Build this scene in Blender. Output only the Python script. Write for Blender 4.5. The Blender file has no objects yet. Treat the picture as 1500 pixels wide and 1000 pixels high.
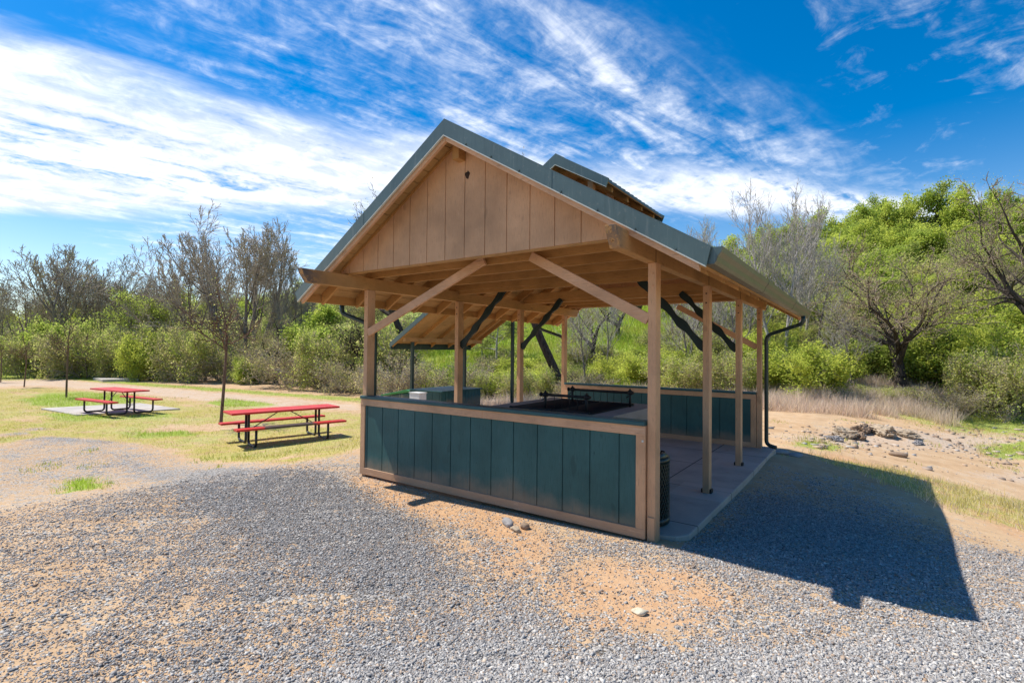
import bpy, math, random
import numpy as np
from mathutils import Vector, Matrix

sc = bpy.context.scene
col = sc.collection
rad = math.radians
RNG = np.random.default_rng(7)

# ------------------------------------------------------------------ camera
CAM = np.array([1.5568, -4.4166, 1.6736]); YAW, PIT, ROL, FPX = -0.618, 0.0193, 0.0101, 735.31
_f = np.array([math.sin(YAW)*math.cos(PIT), math.cos(YAW)*math.cos(PIT), math.sin(PIT)])
_r0 = np.array([math.cos(YAW), -math.sin(YAW), 0.0]); _u0 = np.cross(_r0, _f)
_r = _r0*math.cos(ROL)+_u0*math.sin(ROL); _u = -_r0*math.sin(ROL)+_u0*math.cos(ROL)
cd = bpy.data.cameras.new('camera'); cam = bpy.data.objects.new('camera', cd); col.objects.link(cam)
cd.sensor_width = 36; cd.lens = FPX/1500*36; cd.clip_start = 0.05; cd.clip_end = 3000
cam.matrix_world = Matrix(((_r[0], _u[0], -_f[0], CAM[0]), (_r[1], _u[1], -_f[1], CAM[1]), (_r[2], _u[2], -_f[2], CAM[2]), (0, 0, 0, 1)))
sc.camera = cam

def ray(px, py):
    return _f + _r*(px-750)/FPX - _u*(py-500)/FPX
def sstep(a, b, x):
    t = np.clip((x-a)/(b-a), 0, 1); return t*t*(3-2*t)
def wob(x, y, s, k=0.0):
    return (np.sin(x*s+1.3+k)*np.cos(y*s*1.17+.4+k)+.6*np.sin(x*s*2.13-y*s*1.71+2.1+k)+.4*np.cos(x*s*3.7+y*s*4.3+k))/2.0
# ------------------------------------------------------------------ terrain
def Hgt(x, y):
    x = np.asarray(x, float); y = np.asarray(y, float)
    z = -.5*sstep(0, 5.2, -4.4-x)*sstep(-7, 0, y+2)
    z = z - .3*sstep(0, 4, -4.4-x)*(1-sstep(-7, 0, y+2))*.6
    z = z - np.clip(.15*(x-.25), 0, .60)*sstep(.2, 3.8, y) + .05*np.exp(-((x-2.0)**2+(y+.4)**2)/1.8) - .16*sstep(4.9, 7.2, y)*sstep(-6.5, -3.5, x)
    pad = np.maximum(np.maximum(x-.1, -4.3-x), np.maximum(.15-y, y-5.7))
    z = z - .075*sstep(2.2, .0, pad)*sstep(-.6, .6, y)
    near = sstep(3, 20, np.hypot(x, y))
    z = z + .012*wob(x, y, .9) + .05*wob(x, y, .35)*near*.6
    z = z + .22*np.exp(-(((x-2.2)/1.3)**2+((y-12.0)/.7)**2))
    q = y - 17.5 + 1.5*wob(x, y, .08)
    hh = .31*np.where(q > 12, q, np.log1p(np.exp(np.clip(q, -30, 12)/1.6))*1.6)
    hh = hh*(1+.12*wob(x, y, .05))
    cap = 17.0
    z = z + cap*(1-np.exp(-hh/cap))
    return z
def gp(px, py):
    d = ray(px, py); z = 0.0
    for _ in range(12):
        t = (z-CAM[2])/d[2]; p = CAM+d*t; z = .5*z+.5*float(Hgt(p[0], p[1]))
    return (float(p[0]), float(p[1]))
def at(px, D):
    p = CAM + D*ray(px, 514-(750-px)*.0101)
    return float(p[0]), float(p[1])
def hz(x, y): return float(Hgt(x, y))
def ztop(py, px, D):
    return float((CAM + D*ray(px, py))[2])

# ------------------------------------------------------------------ materials
MATS = {}
class NT:
    def __init__(s, name):
        m = bpy.data.materials.new(name); m.use_nodes = True; s.m = m; s.t = m.node_tree; s.n = s.t.nodes; s.l = s.t.links
        s.b = s.n['Principled BSDF']; s.out = s.n['Material Output']; MATS[name] = m
    def add(s, ty, **kw):
        n = s.n.new(ty)
        for k, v in kw.items():
            if k.startswith('i_'):
                n.inputs[k[2:].replace('_', ' ')].default_value = v
            else: setattr(n, k, v)
        return n
    def link(s, a, b): s.l.new(a, b)
    def coord(s, scale=(1, 1, 1), kind='Object'):
        tc = s.add('ShaderNodeTexCoord'); mp = s.add('ShaderNodeMapping'); mp.inputs['Scale'].default_value = scale
        s.link(tc.outputs[kind], mp.inputs['Vector']); return mp.outputs['Vector']
    def geo(s, scale=(1, 1, 1)):
        g = s.add('ShaderNodeNewGeometry'); mp = s.add('ShaderNodeMapping'); mp.inputs['Scale'].default_value = scale
        s.link(g.outputs['Position'], mp.inputs['Vector']); return mp.outputs['Vector']
    def noise(s, vec, scale, detail=4, rough=.6, dist=0):
        n = s.add('ShaderNodeTexNoise'); n.inputs['Scale'].default_value = scale; n.inputs['Detail'].default_value = detail
        n.inputs['Roughness'].default_value = rough; n.inputs['Distortion'].default_value = dist
        s.link(vec, n.inputs['Vector']); return n.outputs['Fac']
    def ramp(s, fac, stops):
        n = s.add('ShaderNodeValToRGB'); e = n.color_ramp.elements
        while len(e) < len(stops): e.new(.5)
        for el, (p, c) in zip(e, stops):
            el.position = p; el.color = (*c, 1) if len(c) == 3 else c
        s.link(fac, n.inputs['Fac']); return n.outputs['Color']
    def fr(s, fac, a, b):
        n = s.add('ShaderNodeMapRange'); n.inputs['From Min'].default_value = a; n.inputs['From Max'].default_value = b
        n.interpolation_type = 'SMOOTHSTEP'; s.link(fac, n.inputs['Value']); return n.outputs['Result']
    def mix(s, fac, a, b, mode='MIX'):
        n = s.add('ShaderNodeMix', data_type='RGBA', blend_type=mode)
        for i, v in ((0, fac), (6, a), (7, b)):
            if isinstance(v, (int, float)): n.inputs[i].default_value = v
            elif isinstance(v, tuple): n.inputs[i].default_value = (*v, 1)
            else: s.link(v, n.inputs[i])
        return n.outputs[2]
    def math(s, op, a, b=None, c=None):
        n = s.add('ShaderNodeMath', operation=op)
        for i, v in enumerate((a, b, c)):
            if v is None: continue
            if isinstance(v, (int, float)): n.inputs[i].default_value = v
            else: s.link(v, n.inputs[i])
        return n.outputs[0]
    def bump(s, h, strength=.3, dist=.01):
        n = s.add('ShaderNodeBump'); n.inputs['Strength'].default_value = strength; n.inputs['Distance'].default_value = dist
        s.link(h, n.inputs['Height']); s.link(n.outputs['Normal'], s.b.inputs['Normal']); return n
    def attr(s, name):
        n = s.add('ShaderNodeAttribute'); n.attribute_name = name; return n.outputs['Fac']
    def base(s, c, rough=.6):
        if isinstance(c, tuple): s.b.inputs['Base Color'].default_value = (*c, 1)
        else: s.link(c, s.b.inputs['Base Color'])
        if isinstance(rough, (int, float)): s.b.inputs['Roughness'].default_value = rough
        else: s.link(rough, s.b.inputs['Roughness'])
        return s.m

def painted_wood(name, c, grain, rough=.62, wear=None, rot=None):
    """painted timber: fine grain along one axis, faded patches, scuffs"""
    t = NT(name); v = t.coord(); vg = t.coord(grain)
    big = t.noise(v, 1.7, 5, .6); fine = t.noise(vg, 18, 5, .65); spk = t.noise(v, 45, 3, .7)
    k = tuple(x*.70 for x in c); h = tuple(min(1, x*1.22+.01) for x in c)
    base = t.ramp(big, [(.25, k), (.5, c), (.78, h)])
    base = t.mix(t.fr(fine, .52, .74), base, tuple(x*.62 for x in c))
    base = t.mix(t.fr(spk, .67, .74), base, tuple(x*.35 for x in c))
    kn = t.noise(t.coord(tuple(2.2 if g_ > 1 else .9 for g_ in grain)), 3.1, 2, .5); base = t.mix(t.math('MULTIPLY', t.fr(kn, .68, .73), .45), base, tuple(x*.5 for x in c))
    gz = t.add('ShaderNodeSeparateXYZ'); t.link(t.geo(), gz.inputs[0]); mud = t.fr(t.math('ADD', gz.outputs['Z'], t.math('MULTIPLY', big, -.55)), .02, -.24)
    base = t.mix(t.math('MULTIPLY', mud, .6), base, (.30, .20, .13))
    if wear:
        base = t.mix(t.math('MULTIPLY', t.fr(t.noise(vg, 6, 6, .75), .55, .70), .75), base, wear)
    if rot:
        sx = t.add('ShaderNodeSeparateXYZ'); t.link(v, sx.inputs[0])
        n1 = t.noise(v, 9, 5, .7); n2 = t.noise(t.coord((30, 4, 30)), 2.0, 4, .7)
        e = t.fr(t.math('ADD', sx.outputs['Y'], t.math('MULTIPLY', n1, .35)), rot[1], rot[0])
        base = t.mix(t.math('MULTIPLY', e, t.fr(n1, .42, .52)), base, (.11, .10, .10))
        base = t.mix(t.math('MULTIPLY', e, t.fr(n2, .58, .66)), base, (.30, .11, .035))
        base = t.mix(t.math('MULTIPLY', e, t.fr(t.noise(v, 14, 4, .7), .62, .68)), base, (.012, .009, .008))
    t.base(base, rough); t.bump(fine, .5, .006); t.b.inputs['Specular IOR Level'].default_value = .25
    return t.m

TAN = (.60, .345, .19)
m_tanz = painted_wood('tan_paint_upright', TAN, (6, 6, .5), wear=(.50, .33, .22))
m_tany = painted_wood('tan_bounce_tint_lengthwise', (.45, .24, .085), (6, .5, 6))  # same tan paint, with orange ground bounce and shade put into the colour
m_tanx = painted_wood('tan_bounce_tint_crosswise', (.43, .225, .075), (.5, 6, 6))  # joist tone: under-roof shade and orange bounce painted into the tan
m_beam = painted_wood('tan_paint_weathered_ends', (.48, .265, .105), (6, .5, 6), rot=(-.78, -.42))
m_trim = painted_wood('tan_trim_paint', (.61, .355, .205), (.5, 6, 6), wear=(.66, .46, .32))
m_ply = painted_wood('tan_grooved_plywood', (.58, .335, .18), (8, 8, .6), wear=(.63, .41, .25))
m_teal = painted_wood('teal_painted_plywood', (.036, .108, .106), (8, 8, .5), rough=.5, wear=(.055, .12, .12))
m_cap = painted_wood('teal_painted_cap', (.034, .10, .104), (.5, 6, 6), rough=.42, wear=(.07, .13, .14))
m_scallop = painted_wood('dark_green_paint', (.010, .022, .020), (3, 3, 3), rough=.5)

def metal_paint(name, c, rough=.38):
    t = NT(name); v = t.coord(); n = t.noise(v, 2.2, 5, .65); n2 = t.noise(v, 30, 3, .6)
    b = t.ramp(n, [(.3, tuple(x*.85 for x in c)), (.7, tuple(x*1.12 for x in c))])
    b = t.mix(t.math('MULTIPLY', t.fr(n2, .62, .72), .25), b, (.25, .24, .2))
    st = t.noise(t.coord((9, 9, .7)), 3.0, 4, .65); b = t.mix(t.math('MULTIPLY', t.fr(st, .52, .72), .30), b, tuple(x*.55 for x in c)); b = t.mix(t.math('MULTIPLY', t.fr(st, .44, .30), .16), b, (.34, .34, .31))
    t.base(b, rough); t.bump(t.math('ADD', t.math('MULTIPLY', n2, .15), n), .12, .02); return t.m
m_roof = metal_paint('green_grey_roof_metal', (.078, .118, .112))
m_gut = metal_paint('olive_gutter_metal', (.105, .098, .065), .42)
m_spout = metal_paint('dark_green_metal', (.012, .035, .032), .35)
m_lip = metal_paint('pale_metal_sun_glint', (.55, .55, .48), .4)  # pale colour paints sun caught on the drip lips; latch shares it
m_iron = NT('blackened_iron'); _v = m_iron.coord(); m_iron.base(m_iron.ramp(m_iron.noise(_v, 14, 5, .7), [(.35, (.008, .008, .009)), (.62, (.022, .018, .016)), (.8, (.06, .032, .018))]), .6); m_iron.b.inputs['Metallic'].default_value = .3; m_iron = m_iron.m
m_bin = metal_paint('dark_green_bin_coating', (.004, .016, .012), .4)

def concrete(name, c, joints=False):
    t = NT(name); v = t.coord(); n = t.noise(v, 1.6, 6, .65); n2 = t.noise(v, 40, 4, .7); n3 = t.noise(v, 5, 5, .7)
    b = t.ramp(n, [(.28, tuple(x*.72 for x in c)), (.55, c), (.8, tuple(min(1, x*1.2) for x in c))])
    b = t.mix(t.fr(n3, .60, .74), b, (c[0]*.75, c[1]*.62, c[2]*.5))
    b = t.mix(t.math('MULTIPLY', t.fr(n2, .58, .7), .35), b, tuple(x*.5 for x in c))
    if joints:
        s = t.add('ShaderNodeSeparateXYZ'); t.link(v, s.inputs[0]); out = None
        for ax, offs in (('X', (-.62, -2.0, -3.4)), ('Y', (.62, 2.05, 3.45, 4.6))):
            for o in offs:
                d = t.math('ABSOLUTE', t.math('SUBTRACT', s.outputs[ax], o)); k = t.math('LESS_THAN', d, .009)
                out = k if out is None else t.math('MAXIMUM', out, k)
        b = t.mix(out, b, (.07, .06, .055))
        px = t.math('LESS_THAN', t.math('ABSOLUTE', t.math('SUBTRACT', s.outputs['X'], -.1)), .30)
        for yy in (1.91, 3.73):
            py = t.math('LESS_THAN', t.math('ABSOLUTE', t.math('SUBTRACT', s.outputs['Y'], yy)), .33)
            b = t.mix(t.math('MULTIPLY', t.math('MULTIPLY', px, py), .5), b, (c[0]*1.25, c[1]*1.27, c[2]*1.3))
    t.base(b, .85); t.bump(n2, .2, .006); return t.m
m_slab = concrete('stained_concrete_floor', (.43, .355, .295), True)
m_pad = concrete('pale_concrete', (.46, .41, .36))
m_block = concrete('barbecue_concrete', (.33, .29, .26))

def ground_material():
    t = NT('ground_gravel_dirt_grass'); v = t.geo()
    ag, av, ao, ap, ah = [t.attr(k) for k in ('gravel', 'grass', 'orange', 'pale', 'green')]
    nb = t.noise(v, .55, 6, .62); nm = t.noise(v, 2.6, 6, .68); nf = t.noise(v, 11, 5, .7); ns = t.noise(v, 60, 3, .7)
    # dirt
    dirt = t.ramp(nm, [(.25, (.36, .225, .12)), (.5, (.50, .33, .185)), (.75, (.59, .43, .26))])
    dirt = t.mix(t.fr(t.math('ADD', ao, t.math('MULTIPLY', t.math('SUBTRACT', nm, .5), 1.0)), .25, .85), dirt, t.ramp(nf, [(.3, (.42, .225, .105)), (.7, (.58, .37, .205))]))
    dirt = t.mix(t.fr(t.math('ADD', ap, t.math('MULTIPLY', t.math('SUBTRACT', nm, .5), .9)), .3, .9), dirt, t.ramp(nf, [(.3, (.40, .30, .22)), (.7, (.60, .50, .41))]))
    dirt = t.mix(t.math('MULTIPLY', t.fr(ns, .60, .70), .5), dirt, (.16, .13, .11))
    # gravel : crushed blue-grey stone seen as cells
    def cells(sc_):
        vo = t.add('ShaderNodeTexVoronoi', feature='F1'); vo.inputs['Scale'].default_value = sc_; t.link(v, vo.inputs['Vector'])
        sp = t.add('ShaderNodeSeparateColor'); t.link(vo.outputs['Color'], sp.inputs[0]); return sp.outputs[0], vo.outputs['Distance']
    c1, d1 = cells(46); c2, d2 = cells(95)
    gcol = t.ramp(t.math('ADD', t.math('MULTIPLY', c1, .7), t.math('MULTIPLY', c2, .3)), [(.05, (.14, .135, .134)), (.35, (.285, .273, .265)), (.65, (.40, .383, .362)), (.95, (.58, .55, .50))])
    gcol = t.mix(t.fr(d1, .45, .75), gcol, (.05, .047, .045))
    gm = t.math('ADD', ag, t.math('ADD', t.math('MULTIPLY', t.math('SUBTRACT', nm, .5), 2.0), t.math('MULTIPLY', t.math('SUBTRACT', nf, .5), 1.6)))
    gm = t.math('ADD', gm, t.math('MULTIPLY', t.math('SUBTRACT', c1, .5), .9))
    gmask = t.fr(gm, .46, .68)
    base = t.mix(gmask, dirt, gcol)
    # grass mat
    gr_dry = t.ramp(nf, [(.3, (.28, .25, .05)), (.55, (.40, .34, .085)), (.75, (.52, .44, .20))])
    gr_grn = t.ramp(nf, [(.3, (.19, .25, .035)), (.7, (.36, .42, .08))])
    grs = t.mix(t.fr(t.math('ADD', ah, t.math('ADD', t.math('MULTIPLY', t.math('SUBTRACT', nb, .34), 1.4), t.math('MULTIPLY', t.math('SUBTRACT', nm, .5), 1.0))), .22, .85), gr_dry, gr_grn)
    vm = t.math('ADD', av, t.math('ADD', t.math('MULTIPLY', t.math('SUBTRACT', nm, .5), 1.3), t.math('MULTIPLY', t.math('SUBTRACT', nf, .5), 1.0)))
    base = t.mix(t.fr(vm, .38, .72), base, grs)
    base = t.mix(t.math('MULTIPLY', t.fr(nb, .3, .75), .18), base, (.62, .50, .36))
    t.base(base, .95); t.b.inputs['Specular IOR Level'].default_value = .15
    hgt = t.math('ADD', t.math('MULTIPLY', t.math('MULTIPLY', t.math('SUBTRACT', 1, d1), gmask), 1.0), t.math('MULTIPLY', ns, .35))
    t.bump(hgt, .75, .02); return t.m

def attr_ramp_mat(name, stops, transl=.35, rough=.6, lo=.72, hi=1.5):
    """foliage: colour chosen by the plant's own 'hue' with leaf-to-leaf variation 'tint'"""
    t = NT(name); hue = t.attr('hue'); tint = t.attr('tint')
    c = t.ramp(hue, stops); k = t.add('ShaderNodeMapRange'); k.inputs['To Min'].default_value = lo; k.inputs['To Max'].default_value = hi
    t.link(tint, k.inputs['Value'])
    vs = t.add('ShaderNodeVectorMath', operation='SCALE'); t.link(c, vs.inputs[0]); t.link(k.outputs[0], vs.inputs['Scale'])
    cc = vs.outputs[0]
    d = t.add('ShaderNodeBsdfDiffuse'); tr = t.add('ShaderNodeBsdfTranslucent'); mx = t.add('ShaderNodeMixShader'); mx.inputs[0].default_value = transl
    t.link(cc, d.inputs[0]); t.link(cc, tr.inputs[0]); t.link(d.outputs[0], mx.inputs[1]); t.link(tr.outputs[0], mx.inputs[2])
    t.link(mx.outputs[0], t.out.inputs['Surface']); t.n.remove(t.b); return t.m
m_leaf = attr_ramp_mat('spring_foliage', [(0, (.42, .31, .20)), (.2, (.54, .46, .25)), (.4, (.50, .48, .17)), (.6, (.36, .42, .10)), (.8, (.34, .43, .07)), (1, (.50, .53, .10))], .55)
m_blade = attr_ramp_mat('grass_blades', [(0, (.64, .52, .44)), (.2, (.70, .59, .44)), (.4, (.52, .43, .12)), (.65, (.42, .42, .09)), (.85, (.30, .42, .05)), (1, (.40, .52, .06))], .45)
def bark(name, c, c2):
    t = NT(name); v = t.coord((1, 1, .25)); n = t.noise(v, 9, 5, .7); n2 = t.noise(v, 30, 3, .7)
    t.base(t.mix(t.fr(n2, .5, .7), t.ramp(n, [(.3, c), (.7, c2)]), tuple(x*.5 for x in c)), .9); t.bump(n2, .5, .02); t.b.inputs['Specular IOR Level'].default_value = .15; return t.m
m_bdark = bark('dark_oak_bark', (.035, .028, .024), (.105, .085, .07))
m_bgrey = bark('grey_brown_bark', (.16, .13, .11), (.32, .27, .235))
m_bpale = bark('pale_grey_bark', (.34, .30, .27), (.58, .53, .48))
m_btwig = bark('pale_twig_bark', (.36, .30, .235), (.52, .45, .365))
m_bbud = bark('rusty_twig_bark', (.22, .165, .125), (.36, .28, .21))
m_byoung = bark('brown_young_bark', (.12, .075, .055), (.24, .16, .12))
m_stone = NT('gravel_stone'); _c = m_stone.attr('tint'); _h = m_stone.attr('hue')
m_stone.base(m_stone.mix(_h, m_stone.ramp(_c, [(0, (.12, .115, .112)), (.35, (.275, .262, .252)), (.7, (.415, .395, .37)), (1, (.62, .585, .53))]), m_stone.ramp(_c, [(0, (.19, .12, .08)), (.5, (.40, .27, .17)), (1, (.62, .50, .38))])), .85); m_stone = m_stone.m
def rockmat(name, c):
    t = NT(name); v = t.coord(); n = t.noise(v, 6, 6, .7); n2 = t.noise(v, 28, 4, .7)
    t.base(t.mix(t.fr(n2, .55, .7), t.ramp(n, [(.3, tuple(x*.65 for x in c)), (.7, tuple(min(1, x*1.25) for x in c))]), tuple(x*.55 for x in c)), .85); t.bump(n, .5, .03); return t.m
m_rtan = rockmat('tan_rock', (.42, .33, .23)); m_rgrey = rockmat('grey_rock', (.30, .28, .27)); m_rpale = rockmat('pale_buff_rock', (.62, .53, .38)); m_rbrown = rockmat('brown_rock', (.30, .205, .135))

# ------------------------------------------------------------------ mesh helpers
def link_mesh(name, verts, quads, mats, midx=None, parent=None, attrs=None, smooth=False):
    me = bpy.data.meshes.new(name)
    verts = np.asarray(verts, np.float32); quads = np.asarray(quads, np.int32); k = quads.shape[1]
    me.vertices.add(len(verts)); me.vertices.foreach_set('co', verts.ravel())
    me.loops.add(quads.size); me.loops.foreach_set('vertex_index', quads.ravel())
    me.polygons.add(len(quads)); me.polygons.foreach_set('loop_start', np.arange(0, quads.size, k, dtype=np.int32))
    me.polygons.foreach_set('loop_total', np.full(len(quads), k, np.int32))
    for m in mats: me.materials.append(m)
    if midx is not None: me.polygons.foreach_set('material_index', np.asarray(midx, np.int32))
    for an, (dom, arr) in (attrs or {}).items():
        a = me.attributes.new(an, 'FLOAT', dom); a.data.foreach_set('value', np.asarray(arr, np.float32))
    if smooth: me.polygons.foreach_set('use_smooth', np.ones(len(quads), bool))
    me.update(calc_edges=True)
    o = bpy.data.objects.new(name, me); col.objects.link(o)
    if parent: o.parent = parent
    return o

class MB:
    """collects boxes, prisms and tubes; build() links them as ONE mesh object"""
    def __init__(s): s.v = []; s.f = []; s.mi = []; s.sm = []
    def _add(s, vs, fs, mi=0, sm=False):
        b = len(s.v); s.v += [tuple(map(float, q)) for q in vs]; s.f += [tuple(b+i for i in f) for f in fs]; s.mi += [mi]*len(fs); s.sm += [sm]*len(fs)
    def box(s, x0, x1, y0, y1, z0, z1, mi=0):
        s._add([(x0, y0, z0), (x1, y0, z0), (x1, y1, z0), (x0, y1, z0), (x0, y0, z1), (x1, y0, z1), (x1, y1, z1), (x0, y1, z1)],
               [(0, 3, 2, 1), (4, 5, 6, 7), (0, 1, 5, 4), (1, 2, 6, 5), (2, 3, 7, 6), (3, 0, 4, 7)], mi)
    def prism(s, poly, axis, a, b, mi=0):
        n = len(poly); P = lambda u, w, t: (u, t, w) if axis == 'Y' else ((t, u, w) if axis == 'X' else (u, w, t))
        vs = [P(u, w, a) for u, w in poly]+[P(u, w, b) for u, w in poly]
        s._add(vs, [tuple(range(n)), tuple(range(2*n-1, n-1, -1))]+[((i+1) % n, i, n+i, n+(i+1) % n) for i in range(n)], mi)
    def bar(s, p, q, w, h, up=(0, 0, 1), mi=0):
        p = Vector(p); q = Vector(q); d = (q-p).normalized(); a = d.cross(Vector(up))
        if a.length < 1e-4: a = d.cross(Vector((1, 0, 0)))
        a.normalize(); b = a.cross(d).normalized(); vs = []
        for c in (p, q):
            for i, j in ((-1, -1), (1, -1), (1, 1), (-1, 1)): vs.append(c+a*(w/2*i)+b*(h/2*j))
        s._add(vs, [(0, 3, 2, 1), (4, 5, 6, 7), (0, 1, 5, 4), (1, 2, 6, 5), (2, 3, 7, 6), (3, 0, 4, 7)], mi)
    def tube(s, pts, r, k=8, mi=0, cap=True):
        pts = [Vector(p) for p in pts]; rs = r if isinstance(r, (list, tuple)) else [r]*len(pts); vs = []; a = None
        for i, p in enumerate(pts):
            d = (pts[min(i+1, len(pts)-1)]-pts[max(i-1, 0)]).normalized()
            if a is None: a = d.cross(Vector((0, 0, 1)) if abs(d.z) < .9 else Vector((1, 0, 0))).normalized()
            a = (a-d*a.dot(d)).normalized(); b = d.cross(a)
            for j in range(k):
                t = 2*math.pi*j/k; vs.append(p+(a*math.cos(t)+b*math.sin(t))*rs[i])
        fs = [(i*k+j, i*k+(j+1) % k, (i+1)*k+(j+1) % k, (i+1)*k+j) for i in range(len(pts)-1) for j in range(k)]
        s._add(vs, fs, mi, True)
        if cap:
            n = len(pts)-1; s._add([], [], mi); b = len(s.v)-len(vs)
            s.f += [tuple(b+j for j in range(k-1, -1, -1)), tuple(b+n*k+j for j in range(k))]; s.mi += [mi]*2; s.sm += [False]*2
    def build(s, name, mats, parent=None, bevel=0):
        me = bpy.data.meshes.new(name); me.from_pydata(s.v, [], s.f)
        for m in (mats if isinstance(mats, (list, tuple)) else [mats]): me.materials.append(m)
        me.polygons.foreach_set('material_index', s.mi); me.polygons.foreach_set('use_smooth', s.sm); me.update()
        import bmesh
        bm = bmesh.new(); bm.from_mesh(me); bmesh.ops.recalc_face_normals(bm, faces=bm.faces); bm.to_mesh(me); bm.free()
        o = bpy.data.objects.new(name, me); col.objects.link(o)
        if parent: o.parent = parent
        if bevel:
            b = o.modifiers.new('edge', 'BEVEL'); b.width = bevel; b.segments = 2; b.limit_method = 'ANGLE'; b.angle_limit = rad(40)
        return o

def tag(o, label, cat, group=None, kind=None):
    if label: o['label'] = label
    if cat: o['category'] = cat
    if group: o['group'] = group
    if kind: o['kind'] = kind
    return o
def thing(name, label, cat, loc=(0, 0, 0), rz=0, group=None):
    o = bpy.data.objects.new(name, None); col.objects.link(o); o.location = loc; o.rotation_euler = (0, 0, rz); o.empty_display_size = .2
    return tag(o, label, cat, group)
def copy_tree(o, parent=None):
    c = o.copy(); col.objects.link(c)
    if parent: c.parent = parent
    for ch in [x for x in bpy.data.objects if x.parent == o]: copy_tree(ch, c)
    return c

# ------------------------------------------------------------------ ground
def poly_mask(X, Y, poly, soft):
    P = np.array(poly); d = np.full(X.shape, 1e9); ins = np.zeros(X.shape, bool)
    for i in range(len(P)):
        a = P[i]; b = P[(i+1) % len(P)]; ab = b-a; t = np.clip(((X-a[0])*ab[0]+(Y-a[1])*ab[1])/(ab@ab+1e-9), 0, 1)
        d = np.minimum(d, np.hypot(X-a[0]-t*ab[0], Y-a[1]-t*ab[1]))
        c = (a[1] > Y) != (b[1] > Y); ins ^= c & (X < (b[0]-a[0])*(Y-a[1])/(b[1]-a[1]+1e-12)+a[0])
    sd = np.where(ins, d, -d)
    return sstep(-soft, soft, sd)
W = lambda pts: [gp(*p) for p in pts]
Z_GRAVEL = W([(-250, 700), (60, 640), (200, 648), (330, 676), (420, 678), (520, 662), (600, 690), (720, 750), (900, 800), (1020, 800), (1150, 690), (1290, 705), (1400, 790), (1700, 860)]) + [(10, -4), (9, -16), (-15, -16)]
Z_DENSE = [W([(150, 655), (330, 684), (500, 690), (620, 740), (660, 830), (640, 930), (420, 840), (260, 745)]), [(-1.2, -10)]+W([(520, 930), (800, 890), (1100, 930), (1250, 910), (1700, 880)])+[(8, -10)],
           W([(0, 622), (100, 628), (210, 640), (150, 652), (0, 645)]), W([(1010, 800), (1110, 720), (1290, 760), (1420, 850), (1400, 900), (1250, 890)])]
Z_ORANGE = [W([(800, 870), (850, 815), (1010, 830), (1095, 885), (1000, 925), (850, 930)]), W([(500, 696), (620, 708), (760, 752), (830, 800), (790, 850), (690, 780), (560, 740)]),
            W([(1130, 660), (1230, 665), (1500, 735), (1700, 790), (1600, 830), (1380, 735), (1200, 690)]), W([(640, 790), (730, 800), (800, 850), (740, 850)])]
Z_DIRT = [W([(-400, 780), (60, 720), (220, 800), (330, 860), (330, 980), (100, 1200), (-400, 1200)])]
Z_LAWN = W([(-300, 700), (-300, 575), (150, 566), (560, 588), (560, 655), (420, 680), (330, 676), (200, 650), (60, 640)])
Z_STRIP = W([(-300, 552), (60, 548), (300, 566), (540, 583), (540, 590), (300, 573), (60, 553), (-300, 558)])
Z_PATH = W([(-300, 557), (60, 552), (300, 572), (540, 592), (540, 604), (330, 592), (150, 573), (60, 566), (-300, 575)])
Z_GREEN = [W([(30, 590), (60, 578), (180, 575), (240, 585), (90, 598)]), W([(180, 633), (270, 630), (290, 638), (200, 642)]), W([(300, 590), (330, 583), (420, 592), (330, 598)]), W([(60, 605), (180, 610), (250, 606), (240, 612), (90, 616)]),
           W([(1420, 650), (1520, 640), (1700, 650), (1700, 672), (1440, 668)]), W([(1150, 652), (1180, 644), (1250, 655), (1220, 662)]), W([(80, 705), (160, 697), (160, 715), (80, 722)])]
Z_DRY = W([(1180, 662), (1330, 690), (1450, 720), (1750, 760), (1750, 830), (1500, 780), (1380, 745), (1330, 720), (1240, 690)])
Z_RUB = W([(1125, 640), (1230, 622), (1500, 610), (1800, 610), (1800, 660), (1440, 668), (1300, 660), (1180, 655)])
Z_PALE2 = [W([(520, 596), (700, 582), (860, 578), (860, 600), (520, 610)]), Z_PATH, W([(190, 600), (310, 612), (330, 622), (200, 625)]), W([(1330, 690), (1500, 680), (1700, 700), (1700, 730), (1450, 705)])]

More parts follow.
